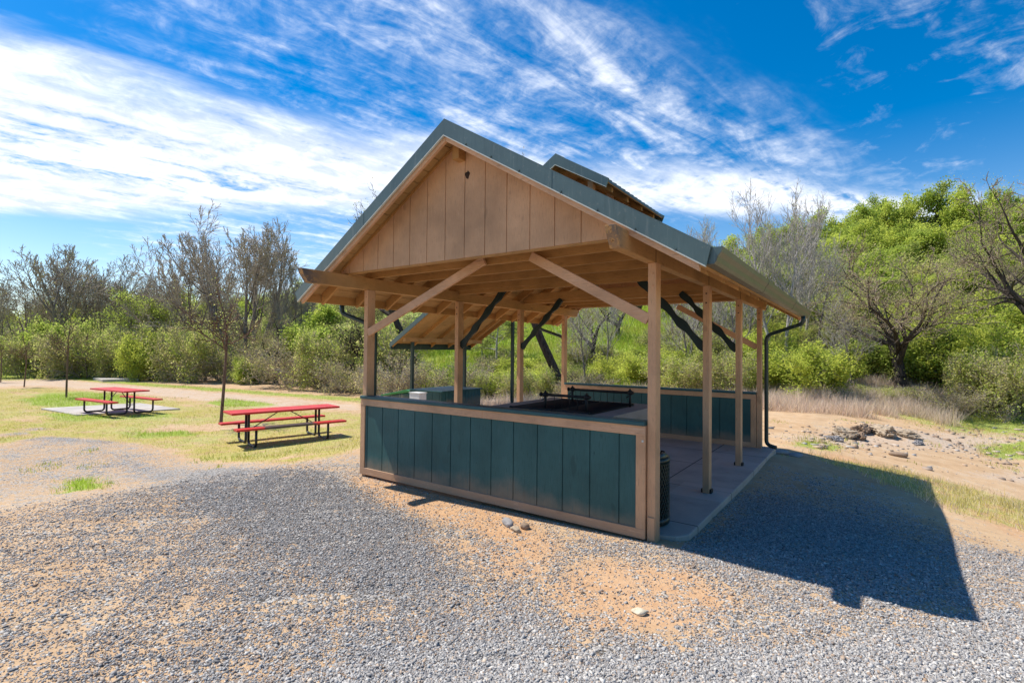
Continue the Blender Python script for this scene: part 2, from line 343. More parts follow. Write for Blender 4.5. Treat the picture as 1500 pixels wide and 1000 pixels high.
def graded(lo, hi, flo, fhi, step, g=1.16):
    a = list(np.arange(flo, fhi+1e-6, step)); s = step
    x = a[-1]
    while x < hi: s *= g; x += s; a.append(x)
    x = a[0]; s = step; pre = []
    while x > lo: s *= g; x -= s; pre.append(x)
    return np.array(pre[::-1]+a)
gx = graded(-420, 420, -13, 8, .13); gy = graded(-60, 420, -8, 15, .13)
GX, GY = np.meshgrid(gx, gy); GZ = Hgt(GX, GY)
nx, ny = len(gx), len(gy)
ii = np.arange(nx*ny).reshape(ny, nx)
gq = np.stack([ii[:-1, :-1], ii[:-1, 1:], ii[1:, 1:], ii[1:, :-1]], -1).reshape(-1, 4)
def zones(X, Y):
    g = .56*poly_mask(X, Y, Z_GRAVEL, .5)
    for p in Z_DENSE: g = np.maximum(g, 1.0*poly_mask(X, Y, p, .45))
    o = np.zeros(X.shape)
    for p in Z_ORANGE: o = np.maximum(o, poly_mask(X, Y, p, .3))
    g = g*(1-.72*o)
    for p in Z_DIRT: g = g*(1-.42*poly_mask(X, Y, p, .8))
    v = .68*poly_mask(X, Y, Z_LAWN, .35); path = poly_mask(X, Y, Z_PATH, 1.2)
    v = v*(1-path)
    v = np.maximum(v, .8*poly_mask(X, Y, Z_STRIP, .8)); v = np.maximum(v, .65*poly_mask(X, Y, Z_DRY, .3))
    h = np.zeros(X.shape)
    for p in Z_GREEN:
        k = poly_mask(X, Y, p, .3); v = np.maximum(v, .8*k); h = np.maximum(h, k)
    h = np.maximum(h, .55*poly_mask(X, Y, Z_STRIP, 1.0)); v = v*np.where(v < .69, 1-.55*sstep(.25, .7, wob(X, Y, .75, 4)+.4*wob(X, Y, 2.3, 1)), 1)
    p_ = .62*poly_mask(X, Y, Z_RUB, .8)
    for q in Z_PALE2: p_ = np.maximum(p_, .62*poly_mask(X, Y, q, .8))
    h = h-.75*poly_mask(X, Y, Z_DRY, .5)
    far = sstep(13.5, 18, Y+1.0*wob(X, Y, .4)); v = np.maximum(v, far); h = np.maximum(h, far*.95)
    lf = sstep(40, 50, np.hypot(X-CAM[0], Y-CAM[1])); v = np.maximum(v, lf*.9); h = np.maximum(h, lf*.5)
    g = g*(1-sstep(.3, .7, v)); g = g*(1-.8*p_)
    return g, v, o, p_, h
zg, zv, zo, zp, zh = zones(GX.ravel(), GY.ravel())
ground = link_mesh('ground', np.stack([GX.ravel(), GY.ravel(), GZ.ravel()], -1), gq, [ground_material()], attrs={'gravel': ('POINT', zg), 'grass': ('POINT', zv), 'orange': ('POINT', zo), 'pale': ('POINT', zp), 'green': ('POINT', zh)}, smooth=True)
tag(ground, None, None, kind='structure')
# ================================================================== THE SHELTER
XC, XL = -2.036, -4.07
SL = .6127; ZA = 4.047
zr = lambda dx: ZA-SL*abs(dx)
Y0, Y1 = -.60, 6.15
sh = thing('picnic_shelter', 'open tan timber picnic shelter with green metal gable roof and teal half walls', 'shelter')

# concrete floor
f = MB(); f.prism([(-4.32, .16), (-4.32, 5.68), (.20, 5.68), (.215, 3.2), (.205, .34), (.12, .22), (-.1, .15)], 'Z', -.35, 0)
slab = f.build('concrete_floor', m_slab, bevel=.012); tag(slab, None, None, kind='structure')

# posts
PY = [0, 1.85, 3.67, 5.42]
for i, y in enumerate(PY):
    for side in (0, 1):
        b = MB(); x0 = -.075 if side else XL
        b.box(x0, x0+.075, y, y+.127, -.06 if i == 0 else .0, 2.486)
        p = b.build('post', m_tanz, sh, bevel=.004)
        if i in (1, 2):
            k = MB(); k.box(x0-.022, x0-.002, y+.02, y+.107, .0, .045); k.box(x0+.077, x0+.097, y+.02, y+.107, .0, .045); k.box(x0-.022, x0+.097, y+.021, y+.106, -.004, .006); k.build('post_base', m_iron, p)
        if i == 0 and side:
            k = MB(); k.box(x0+.008, x0+.072, -.012, -.001, .0, .20); k.build('repair_plate', m_tanz, p, bevel=.002)
            for zz in (.07, .14, 2.29, 2.38):
                pass
        for zz in (2.28, 2.39):
            bo = MB(); bo.tube([(x0+.04, y-.008, zz), (x0+.04, y+.002, zz)], .009, 8); bo.build('bolt', m_iron if i else m_tanz, p)

# side beams with bevelled, weathered noses
for x0, ye, yb in ((-.105, -.865, 6.12), (XL-.02, -.985, 6.10)):
    b = MB(); b.prism([(ye, 2.652), (ye+.02, 2.60), (ye+.10, 2.487), (yb-.10, 2.487), (yb, 2.60), (yb, 2.652)], 'X', x0, x0+.09)
    b.build('side_beam', m_beam, sh, bevel=.006)
    # wall plates joining over the posts
    for y in PY[:3]:
        j = MB(); j.box(x0-.003 if x0 < -1 else x0+.088, x0+.002 if x0 < -1 else x0+.093, y+.03, y+.036, 2.49, 2.65); j.build('beam_joint', m_iron, sh)

# ceiling ties
for y in (.08, .62, 1.20, 1.80, 3.70, 4.28, 4.86, 5.5):
    b = MB(); b.box(XL-.30, .30, y, y+.04, 2.655, 2.80)
    # trimmed under the rafters at both ends
    b = MB(); b.prism([(XL-.16, 2.655), (.16-.0, 2.655), (.0, 2.79), (XL, 2.79)], 'Y', y, y+.04)
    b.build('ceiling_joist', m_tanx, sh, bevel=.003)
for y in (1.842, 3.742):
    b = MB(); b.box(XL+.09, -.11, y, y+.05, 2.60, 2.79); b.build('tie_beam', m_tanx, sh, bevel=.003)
# ridge beam
b = MB(); b.box(XC-.045, XC+.045, -.44, 6.0, 3.72, zr(0)-.06); b.build('ridge_beam', m_tany, sh)
# rafters
ys = [-.31+.565*k for k in range(12)]
for y in ys:
    for s in (-1, 1):
        a0 = .05 if not (1.7 < y < 3.75) else .34
        P = lambda dx, off: (XC+s*dx, zr(dx)-off)
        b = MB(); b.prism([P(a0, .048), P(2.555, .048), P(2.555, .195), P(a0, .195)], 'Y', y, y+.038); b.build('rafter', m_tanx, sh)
# soffit boards
CU0, CU1, CUX = 1.82, 3.72, .36
b = MB(); st = .163; dx = .004; k = 0
while dx < 2.56:
    e = min(dx+st-.011, 2.57)
    for s in (-1, 1):
        seg = [(Y0+.04, Y1-.04)] if dx > CUX else [(Y0+.04, CU0), (CU1, Y1-.04)]
        for y_0, y_1 in seg:
            b.prism([(XC+s*dx, zr(dx)-.026), (XC+s*e, zr(e)-.026), (XC+s*e, zr(e)-.046), (XC+s*dx, zr(dx)-.046)], 'Y', y_0, y_1)
    dx += st
b.build('soffit_boards', painted_wood('soffit_bounce_tint', (.42, .25, .10), (6, .5, 6)), sh)  # soffit colour carries painted shade and warm bounce from the dirt
# eave fascia, barge boards
for s in (-1, 1):
    b = MB(); x = XC+s*2.575; b.box(min(x, x+s*.035), max(x, x+s*.035), Y0, Y1, 2.312, 2.447); b.build('eave_fascia', m_tany, sh, bevel=.003)
    for y_0, y_1 in ((Y0, Y0+.038), (Y1-.038, Y1)):
        b = MB(); b.prism([(XC+s*.001, zr(0)-.03), (XC+s*2.573, zr(2.573)-.03), (XC+s*2.573, zr(2.573)-.192), (XC+s*.001, zr(0)-.192)], 'Y', y_0, y_1)
        b.build('barge_board', m_trim, sh, bevel=.003)
# metal roof
b = MB()
for s in (-1, 1):
    for a, c, segs in ((CUX, 2.655, [(Y0-.012, Y1+.012)]), (.0, CUX, [(Y0-.012, CU0), (CU1, Y1+.012)])):
        for y_0, y_1 in segs: b.prism([(XC+s*a, zr(a)), (XC+s*c, zr(c)), (XC+s*c, zr(c)-.022), (XC+s*a, zr(a)-.022)], 'Y', y_0, y_1)
    y = Y0+.12
    while y < Y1:
        a = 0.12 if not (CU0-.05 < y < CU1+.02) else CUX+.02
        b.prism([(XC+s*a, zr(a)+.024), (XC+s*2.65, zr(2.65)+.024), (XC+s*2.65, zr(2.65)+.001), (XC+s*a, zr(a)+.001)], 'Y', y, y+.03); y += .2286
roof = b.build('roof', m_roof, sh)
for y_0, y_1 in ((Y0-.02, CU0-.05), (CU1+.05, Y1+.02)):
    b = MB()
    for s in (-1, 1): b.prism([(XC, ZA+.034), (XC+s*.17, zr(.17)+.032), (XC+s*.17, zr(.17)+.020), (XC, ZA+.022)], 'Y', y_0, y_1)
    b.build('ridge_cap', m_roof, roof)
for s in (-1, 1):
    for y_0, y_1, d in ((Y0-.022, Y0-.006, -1), (Y1+.006, Y1+.022, 1)):
        b = MB(); E = 2.66
        b.prism([(XC+s*.0005, ZA+.026), (XC+s*E, zr(E)+.026), (XC+s*(E-.035), zr(E)-.105), (XC+s*.0005, ZA-.135)], 'Y', y_0, y_1)
        b.prism([(XC+s*.001, ZA+.036), (XC+s*E, zr(E)+.036), (XC+s*E, zr(E)+.027), (XC+s*.001, ZA+.027)], 'Y', y_0 if d < 0 else y_0-.13, y_1+.13 if d < 0 else y_1)
        b.prism([(XC+s*.0005, ZA-.1355), (XC+s*(E-.036), zr(E)-.1055), (XC+s*(E-.036), zr(E)-.116), (XC+s*.0005, ZA-.147)], 'Y', y_0-.010 if d < 0 else y_0, y_1 if d < 0 else y_1+.010, 1)
        # joint of two lengths near the eave and small screws
        if s > 0 and d < 0: b.prism([(XC+s*2.47, zr(2.47)+.03), (XC+s*2.66, zr(2.66)+.03), (XC+s*2.628, zr(2.66)-.11), (XC+s*2.44, zr(2.44)-.14)], 'Y', y_0-.004, y_0-.001)
        if d < 0: b.prism([(XC+s*1.28, zr(1.28)+.029), (XC+s*1.31, zr(1.31)+.029), (XC+s*1.31, zr(1.31)-.136), (XC+s*1.28, zr(1.28)-.136)], 'Y', y_0-.0025, y_0-.0008)
        for q in (.30, .62, .95, 1.40, 1.75, 2.08, 2.40): b.tube([(XC+s*q, y_0-.012 if d < 0 else y_1, zr(q)-.118), (XC+s*q, y_0 if d < 0 else y_1+.012, zr(q)-.118)], .011, 6)
        b.build('rake_trim', [m_roof, m_lip], roof)
# gutters (open channel, ogee front)
prof = [(.0, .125), (.0, .0), (.066, .0), (.082, .022), (.092, .055), (.118, .085), (.127, .122), (.115, .130)]
for s in (-1, 1):
    gx0 = XC+s*2.613; b = MB(); zb = 2.322
    inn = [(.005, .125), (.005, .005), (.063, .005), (.077, .025), (.087, .058), (.113, .088), (.121, .120), (.113, .124)]
    for i in range(len(prof)-1):
        q = [prof[i], prof[i+1], inn[i+1], inn[i]]; b.prism([(gx0+s*u, zb+w) for u, w in q], 'Y', Y0-.004, Y1+.03)
    for y_0 in (Y0+.0, Y1+.02): b.prism([(gx0+s*u, zb+w) for u, w in inn], 'Y', y_0, y_0+.004, 1)
    for y_0 in (1.45, 3.9):
        for i in range(1, len(prof)-2):
            u0, w0 = prof[i]; u1, w1 = prof[i+1]; b.prism([(gx0+s*(u0+.0025*(u0 > .03)), zb+w0-.0025), (gx0+s*(u1+.0025), zb+w1-.0025), (gx0+s*u1, zb+w1), (gx0+s*u0, zb+w0)], 'Y', y_0, y_0+.07)
    b.build('gutter', [m_gut, m_roof], roof)
# downspouts
def spout(name_pts, r=.034):
    b = MB(); P = [Vector(p) for p in name_pts]; out = [P[0]]
    for i in range(1, len(P)-1):
        a, c, d = P[i-1], P[i], P[i+1]; l = min(.09, (a-c).length*.45, (d-c).length*.45); s0 = c+(a-c).normalized()*l; e0 = c+(d-c).normalized()*l
        for t in (0, .25, .5, .75, 1): out.append(s0*(1-t)**2+c*2*t*(1-t)+e0*t*t)
    out.append(P[-1]); b.tube(out, r, 10); return b.build('downspout', m_spout, roof)
spout([(.64, 5.50, 2.33), (.64, 5.50, 2.20), (.055, 5.60, 2.0), (.055, 5.60, .05), (.22, 5.55, .02)])
spout([(-4.70, .10, 2.33), (-4.70, .10, 2.20), (-4.13, .24, 2.0), (-4.13, .24, .0), (-4.3, .24, -.03)])
spout([(-4.70, 5.50, 2.33), (-4.70, 5.50, 2.20), (-4.13, 5.62, 2.0), (-4.13, 5.62, .0), (-4.3, 5.6, -.05)])
# cupola : raised vent roof on the ridge
C0, C1, CH = 1.66, 3.83, .80; ZC = 4.43; zc = lambda dx: ZC-SL*abs(dx)
b = MB()
for s in (-1, 1):
    b.prism([(XC, zc(0)), (XC+s*CH, zc(CH)), (XC+s*CH, zc(CH)-.02), (XC, zc(0)-.02)], 'Y', C0, C1)
    y = C0+.10
    while y < C1-.03:
        b.prism([(XC+s*.1, zc(.1)+.024), (XC+s*CH, zc(CH)+.024), (XC+s*CH, zc(CH)+.001), (XC+s*.1, zc(.1)+.001)], 'Y', y, y+.03); y += .152
cup = b.build('cupola_roof', m_roof, sh)
b = MB()
for s in (-1, 1):
    for y_0, y_1 in ((C0-.018, C0-.003), (C1+.003, C1+.018)):
        b.prism([(XC+s*.0005, ZC+.028), (XC+s*(CH+.02), zc(CH+.02)+.028), (XC+s*(CH-.02), zc(CH)-.085), (XC+s*.0005, ZC-.125)], 'Y', y_0, y_1)
        b.prism([(XC+s*.0005, ZC-.126), (XC+s*(CH-.022), zc(CH)-.086), (XC+s*(CH-.022), zc(CH)-.094), (XC+s*.0005, ZC-.134)], 'Y', y_0-.008, y_1, 1)
    b.prism([(XC, ZC+.036), (XC+s*.13, zc(.13)+.034), (XC+s*.13, zc(.13)+.024), (XC, ZC+.026)], 'Y', C0-.01, C1+.01)
b.build('cupola_trim', [m_roof, m_lip], cup)
for y in (C0+.25, C0+.80, C0+1.35, C0+1.88):
    b = MB()
    for s in (-1, 1): b.prism([(XC+s*.002, zc(0)-.04), (XC+s*(CH-.06), zc(CH-.06)-.04), (XC+s*(CH-.06), zc(CH-.06)-.12), (XC+s*.002, zc(0)-.14)], 'Y', y, y+.038)
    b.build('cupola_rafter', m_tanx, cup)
b = MB()
for s in (-1, 1): b.prism([(XC+s*.02, zc(.02)-.022), (XC+s*(CH-.01), zc(CH-.01)-.022), (XC+s*(CH-.01), zc(CH-.01)-.037), (XC+s*.02, zc(.02)-.037)], 'Y', C0+.01, C1-.01)
b.build('cupola_deck', m_tany, cup)
for s in (-1, 1):
    b = MB(); x = XC+s*.40
    b.box(min(x, x+s*.04), max(x, x+s*.04), CU0+.01, CU1-.01, zr(.40)-.02, zr(.40)+.10)
    for y in (CU0+.04, CU0+.66, CU0+1.24, CU1-.12): b.box(min(x, x+s*.08), max(x, x+s*.08), y, y+.08, zr(.40)+.10, zc(.44)-.11)
    b.build('cupola_curb', m_tanz, cup)
# gable walls : grooved plywood
def gable(y0, y1):
    g = MB(); zb = 2.672; top = lambda x: zr(x-XC)-.048
    edges = [-4.13]+[GX0+.2815*k for k in range(-8, 9)]+[.06]
    edges = [e for e in edges if -4.13 <= e <= .06]
    for a, c in zip(edges[:-1], edges[1:]):
        a += .005; c -= .005
        poly = [(a, zb), (c, zb), (c, max(zb+.003, top(c)))]+([(XC, top(XC))] if a < XC < c else [])+[(a, max(zb+.003, top(a)))]
        g.prism(poly, 'Y', y0, y1)
    g.prism([(-4.12, zb+.002), (.05, zb+.002), (.05, top(.05)-.01), (XC, top(XC)-.02), (-4.12, top(-4.12)-.01)], 'Y', y0+.008, y1+.012)
    return g
GX0 = -1.99
gp_ = gable(-.333, -.318).build('gable_panel', m_ply, sh)
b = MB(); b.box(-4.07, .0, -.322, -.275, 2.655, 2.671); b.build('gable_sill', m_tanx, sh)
b = MB()
for s in (-1, 1): b.prism([(XC+s*.06, zr(.06)-.05), (XC+s*2.05, zr(2.05)-.05), (XC+s*2.05, zr(2.05)-.085), (XC+s*.06, zr(.06)-.085)], 'Y', -.352, -.334)
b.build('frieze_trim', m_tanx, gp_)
gable(5.868, 5.883).build('gable_panel', m_ply, sh)
b = MB()   # ragged hole pecked in the gable board
hp = [(-1.955+.031*math.cos(a)*(1+.3*math.sin(3*a)), 3.56+.041*math.sin(a)*(1+.22*math.cos(5*a))) for a in np.linspace(0, 2*math.pi, 15)[:-1]]
b.prism(hp, 'Y', -.3365, -.325); m_hole = NT('raw_dark_wood'); m_hole.base(m_hole.ramp(m_hole.noise(m_hole.coord(), 40, 4), [(.35, (.008, .006, .004)), (.7, (.07, .03, .012))]), .9); b.build('pecked_hole', m_hole.m, gp_)
# plain knee braces
def brace(p, q, w=.036, h=.10):
    b = MB(); b.bar(p, q, w, h); return b.build('knee_brace', m_trim, sh, bevel=.003)
brace((-3.995, .02, 1.905), (-1.99, .02, 2.70)); brace((-.075, .02, 1.975), (-1.36, .02, 2.68))
brace((-.08, 5.47, 1.79), (-1.50, 5.47, 2.58))
# dark scalloped braces
def scallop(p, q, y, w=.088):
    p = Vector((p[0], p[1])); q = Vector((q[0], q[1])); d = q-p; L = d.length; d /= L; n = Vector((-d.y, d.x)); N = 44; A = []; B = []
    for i in range(N+1):
        t = i/N; k = math.sin(t*math.pi*2*3.5)
        A.append(p+d*(L*t)+n*(w/2+.012*k+.003*math.sin(t*41))); B.append(p+d*(L*t)-n*(w/2+.012*math.sin(t*math.pi*2*3.5+.8)+.003*math.cos(t*37)))
    b = MB(); poly = [tuple(v) for v in A]+[tuple(v) for v in B[::-1]]; b.prism(poly, 'Y', y, y+.04); b.build('scalloped_brace', m_scallop, sh)
for y in (1.90, 3.69):
    scallop((-3.99, 1.74), (-3.10, 2.64), y); scallop((-.06, 1.72), (-.90, 2.64), y)
# half walls
def half_wall(y, sgn, x0, x1, zcap, mat, groove0, zb0=0):
    """board panel on the y plane; sgn = which way the trimmed face looks"""
    yy = lambda a, c: (min(y+sgn*a, y+sgn*c), max(y+sgn*a, y+sgn*c))
    b = MB(); zb, zt = zb0+.088, zcap-.088
    g = groove0; ed = []
    while g > x0+.09: g -= .3005
    while g < x1-.09: ed.append(g); g += .3005
    ed = [x0+.08]+[e for e in ed if x0+.1 < e < x1-.1]+[x1-.08]
    for a, c in zip(ed[:-1], ed[1:]): b.box(a+.006, c-.006, *yy(.0, .014), zb-.01, zt+.01)
    b.box(x0+.06, x1-.06, *yy(-.06, .004), zb-.02, zt+.02)
    w = b.build('half_wall', mat, sh)
    def tr(name, *bx):
        k = MB(); [k.box(*q) for q in bx]; return k.build(name, m_trim if name != 'corner_trim' else m_tanz, w, bevel=.003)
    tr('bottom_trim', (x0, x1, *yy(-.05, .028), zb0, zb))
    j = x0+(x1-x0)*.53
    tr('top_trim', (x0, j-.001, *yy(-.05, .030), zt, zcap)); tr('top_trim', (j+.001, x1, *yy(-.05, .030), zt, zcap))
    tr('corner_trim', (x0, x0+.088, *yy(-.04, .027), zb, zt)); tr('corner_trim', (x1-.088, x1, *yy(-.04, .027), zb, zt))
    k = MB(); k.box(x0+.01, x1+.0, *yy(-.115, .052), zcap+.001, zcap+.040); k.build('wall_cap', m_cap, w, bevel=.006)
    return w
half_wall(-.002, -1, XL-.005, -.083, 1.012, m_teal, -.336+.0)
half_wall(5.44, -1, -3.99, -.083, .945, m_teal, -.4)
b = MB(); b.box(-.115, -.098, -.034, -.030, .865, .885); b.build('latch', m_lip, sh)
# ================================================================== THINGS IN AND AROUND THE SHELTER
# masonry barbecue with iron grill
bq = thing('barbecue_pit', 'square concrete barbecue counter standing behind the front half wall of the shelter', 'barbecue', (-1.4, 1.2, 0))
L = lambda m, dx=-1.4, dy=1.2: [setattr(m, 'v', [(x-dx, y-dy, z) for x, y, z in m.v]), m][1]
b = MB(); b.box(-2.28, -.72, .24, 2.06, 0, .90); L(b).build('block_base', m_block, bq, bevel=.01)
b = MB()
X0, X1, Ya, Yb = -2.32, -.68, .20, 2.10; hx0, hx1, hy0, hy1 = -1.95, -.98, .62, 1.75
for q in ((X0, X1, Ya, hy0), (X0, X1, hy1, Yb), (X0, hx0, hy0, hy1), (hx1, X1, hy0, hy1)): b.box(*q, .901, .985)
L(b).build('counter_top', m_block, bq)
b = MB(); b.box(hx0+.003, hx1-.003, hy0+.003, hy1-.003, .902, .93); L(b).build('fire_bed', m_iron, bq)
gr = thing('grill_grate', 'black iron grill grates with raised crossbars lying over the barbecue counter', 'grill', (-1.4, 1.2, .985))
def LG(m): m.v = [(x+1.4, y-1.2, z-.985) for x, y, z in m.v]; return m
for xa, xb in ((hx0-.05, -1.415), (-1.395, hx1+.05)):
    b = MB()
    for q in np.arange(hy0-.04, hy1+.05, .026): b.tube([(xa, q, 1.0), (xb, q, 1.0)], .0065, 5)
    for x in (xa, (xa+xb)/2, xb): b.box(x-.012, x+.012, hy0-.06, hy1+.06, .986, .993)
    for yq in (hy0-.06, hy1+.06): b.box(xa, xb, yq-.012, yq+.012, .994, 1.012)
    LG(b).build('grate', m_iron, gr)
for yq, xa, xb in ((.66, -1.56, -1.02), (1.62, -1.72, -.90)):
    for x in (xa, xb):
        b = MB(); b.tube([(x, yq, .986), (x, yq, 1.19)], .016, 8); b.tube([(x-.02, yq-.02, 1.165), (x+.02, yq+.02, 1.165)], .026, 8); b.tube([(x, yq, 1.19), (x, yq, 1.215)], [.02, .006], 8)
        b.tube([(x-.05, yq, 1.10), (x, yq, 1.13)], .008, 6); LG(b).build('grill_post', m_iron, gr)
    b = MB(); b.tube([(xa-.05, yq, 1.165), (xb+.05, yq, 1.165)], .017, 10); b.tube([(xa-.05, yq, 1.165), (xa-.07, yq, 1.165)], .026, 8)
    for x in np.linspace(xa+.12, xb-.12, 4): b.tube([(x, yq, 1.165), (x+.01, yq, 1.012)], .004, 5)
    LG(b).build('crossbar', m_iron, gr)
# perforated bin
tb = thing('trash_bin', 'round dark green perforated metal trash bin behind the near corner post', 'trash bin', (-.275, .47, 0))
b = MB(); R_ = .235; n = 40
for k in range(n):
    for sgn in (1, -1):
        pts = [(R_*math.cos(2*math.pi*k/n+sgn*t*1.2), R_*math.sin(2*math.pi*k/n+sgn*t*1.2), .06+.56*t) for t in np.linspace(0, 1, 7)]
        b.tube(pts, .0072, 4, cap=False)
b.build('mesh_body', m_bin, tb)
b = MB(); b.tube([(0, 0, .05), (0, 0, .60)], [.205, .205], 24); b.build('liner', m_iron, tb)
for z0, z1 in ((.02, .075), (.60, .65)):
    b = MB(); b.tube([(0, 0, z0), (0, 0, z1)], R_+.008, 28); b.build('rim', m_bin, tb)
b = MB(); b.tube([(0, 0, .651), (0, 0, .69), (0, 0, .715), (0, 0, .725)], [R_, .19, .11, .03], 28); lid = b.build('lid', m_spout, tb)
b = MB(); b.tube([(.17, -.05, .685), (.19, -.05, .72), (.22, -.05, .715)], .008, 6); b.build('lid_handle', m_iron, lid)

# picnic tables ------------------------------------------------------
def red_coat(name, worn):
    t = NT(name); v = t.coord(); n = t.noise(v, 3, 4); c = t.ramp(n, [(.3, (.54, .018, .016)), (.7, (.70, .034, .026))])
    ch = t.add('ShaderNodeTexChecker'); ch.inputs['Scale'].default_value = 56; t.link(v, ch.inputs['Vector'])
    c = t.mix(t.math('MULTIPLY', ch.outputs['Fac'], .3), c, (.42, .03, .03))
    if worn:
        sx = t.add('ShaderNodeSeparateXYZ'); t.link(v, sx.inputs[0])
        k = t.math('ADD', t.math('ABSOLUTE', t.math('ADD', sx.outputs['X'], .10)), t.math('MULTIPLY', t.math('SUBTRACT', t.noise(v, 7, 5, .7), .5), .5))
        c = t.mix(t.fr(k, .62, .50), c, (.085, .06, .055))
    t.base(c, .42); return t.m
m_red = red_coat('red_coated_metal', False); m_redw = red_coat('red_coated_metal_worn', True)
m_leg = metal_paint('black_brown_tube', (.022, .019, .020), .4)
def picnic_table(label, loc, rz, Lh, worn, tw=.36, so=.62):
    t = thing('picnic_table', label, 'picnic table', loc, rz, 'red picnic tables on the lawn')
    def slab_(name, y0, y1, z, m, th=.045):
        b = MB(); b.box(-Lh, Lh, y0, y1, z-.012, z)
        for q in (y0, y1-.012): b.box(-Lh, Lh, q, q+.012, z-th, z-.0125)
        for q in (-Lh, Lh-.012): b.box(q, q+.012, y0+.0125, y1-.0125, z-th, z-.0125)
        return b.build(name, m, t, bevel=.005)
    slab_('tabletop', -tw, tw, .765, m_red)
    slab_('seat', -so-.13, -so+.13, .455, m_redw if worn else m_red); slab_('seat', so-.13, so+.13, .455, m_red)
    for x in (-Lh*.66, Lh*.66):
        for s in (-1, 1):
            yi, yo = s*.10, s*(so+.02); P = [(x, yi, .75), (x, yi, .12)]
            for a in np.linspace(0, 1, 7): P.append((x, yi+s*.09*(1-math.cos(a*math.pi/2)), .03+.09*(1-math.sin(a*math.pi/2))))
            for a in np.linspace(0, 1, 7): P.append((x, yo-s*.09+s*.09*math.sin(a*math.pi/2), .03+.09*(1-math.cos(a*math.pi/2))))
            P.append((x, yo, .44)); b = MB(); b.tube(P, .027, 10); b.build('leg', m_leg, t)
        b = MB(); b.tube([(x, -.1, .30), (x, .1, .30)], .012, 6); b.build('leg_tie', m_leg, t); b = MB(); b.box(x-.025, x+.025, -tw+.03, tw-.03, .738, .7515); b.build('top_support', m_leg, t)
        b = MB(); b.tube([(x*.96, 0, .32), (math.copysign(.06, x), 0, .74)], .012, 6); b.build('brace', m_leg, t)
    return t
picnic_table('red metal picnic table on dry grass beside the shelter, worn dark along one seat edge', (-9.85, 2.25, hz(-9.85, 2.25)-.01), rad(79), 1.22, True)
TX, TY = -18.4, 1.55
px_, py_ = TX, TY
pad = MB(); pp = [gp(60, 600), gp(112, 609), gp(264, 600), gp(205, 592)]; zpad = min(hz(*q) for q in pp)
pad.prism(pp, 'Z', zpad-.25, zpad+.06); padm = pad.build('concrete_pad', m_pad, bevel=.01); tag(padm, None, None, kind='structure')
picnic_table('farther red picnic table standing on a pale concrete pad', (TX, TY, zpad+.06), rad(6), 1.15, False)
pad = MB(); pp = [gp(136, 556.5), gp(150, 559.5), gp(203, 558.5), gp(192, 556)]; zz = min(hz(*q) for q in pp)
pad.prism(pp, 'Z', zz-.2, zz+.16); tag(pad.build('concrete_pad', m_pad), None, None, kind='structure')
pad = MB(); pp = [gp(690, 592), gp(828, 592), gp(838, 584), gp(720, 584)]; zz = max(hz(*q) for q in pp)
pad.prism(pp, 'Z', zz-.6, zz+.03); tag(pad.build('concrete_pad', m_pad), None, None, kind='structure')

# small shelter behind -----------------------------------------------
KZ = hz(-9.3, 7.4); KX, KY = -10.1, 6.6
ks = thing('serving_shelter', 'small lean-to shelter with green posts and dark counter seen through the left bay', 'shelter', (KX, KY, KZ))
def LK(m): m.v = [(x-KX, y-KY, z-KZ) for x, y, z in m.v]; return m
kz = lambda x: 1.93+.61*(x+10.6)
for x, y in ((-10.1, 6.6), (-10.1, 9.1), (-8.35, 6.9), (-8.1, 9.2)):
    b = MB(); b.box(x-.045, x+.045, y-.045, y+.045, KZ-.1, kz(x)-.17); LK(b).build('post', m_spout, ks, bevel=.004)
b = MB(); b.prism([(-10.66, kz(-10.66)), (-7.7, kz(-7.7)), (-7.7, kz(-7.7)-.02), (-10.66, kz(-10.66)-.02)], 'Y', 6.2, 10.05)
kr = LK(b).build('roof', m_roof, ks)
for y0 in (6.18, 10.052):
    b = MB(); b.prism([(-10.68, kz(-10.68)+.02), (-7.68, kz(-7.68)+.02), (-7.68, kz(-7.68)-.14), (-10.68, kz(-10.68)-.14)], 'Y', y0, y0+.016); LK(b).build('rake_trim', m_roof, kr)
b = MB(); x = -10.6
while x < -7.75:
    e = x+.18; b.prism([(x, kz(x)-.026), (e, kz(e)-.026), (e, kz(e)-.045), (x, kz(x)-.045)], 'Y', 6.23, 10.02); x += .187
LK(b).build('soffit_boards', MATS['soffit_bounce_tint'], ks)
for y in (6.20, 7.05, 7.9, 8.75, 9.6, 10.01):
    b = MB(); b.prism([(-10.58, kz(-10.58)-.048), (-7.75, kz(-7.75)-.048), (-7.75, kz(-7.75)-.17), (-10.58, kz(-10.58)-.17)], 'Y', y, y+.038); LK(b).build('rafter', m_tanx, ks)
b = MB(); b.box(-10.16, -10.05, 6.25, 10.0, kz(-10.1)-.30, kz(-10.1)-.175); LK(b).build('beam', m_tany, ks)
b = MB(); b.box(-10.66, -10.62, 6.2, 10.05, kz(-10.64)-.21, kz(-10.64)-.03); LK(b).build('eave_board', m_spout, ks)
b = MB()
for x in np.arange(-9.95, -8.70, .3): b.box(x+.006, min(x+.294, -8.68), 6.43, 6.45, KZ-.05, KZ+.93)
for y in np.arange(6.45, 8.2, .152): b.box(-8.70, -8.68, y+.008, min(y+.144, 8.25), KZ-.05, KZ+.93)
b.box(-9.95, -8.705, 6.455, 8.25, KZ-.05, KZ+.925); kc = LK(b).build('counter', m_teal, ks)
b = MB(); b.box(-10.0, -8.63, 6.39, 8.3, KZ+.931, KZ+.965); LK(b).build('counter_cap', m_cap, kc, bevel=.005)
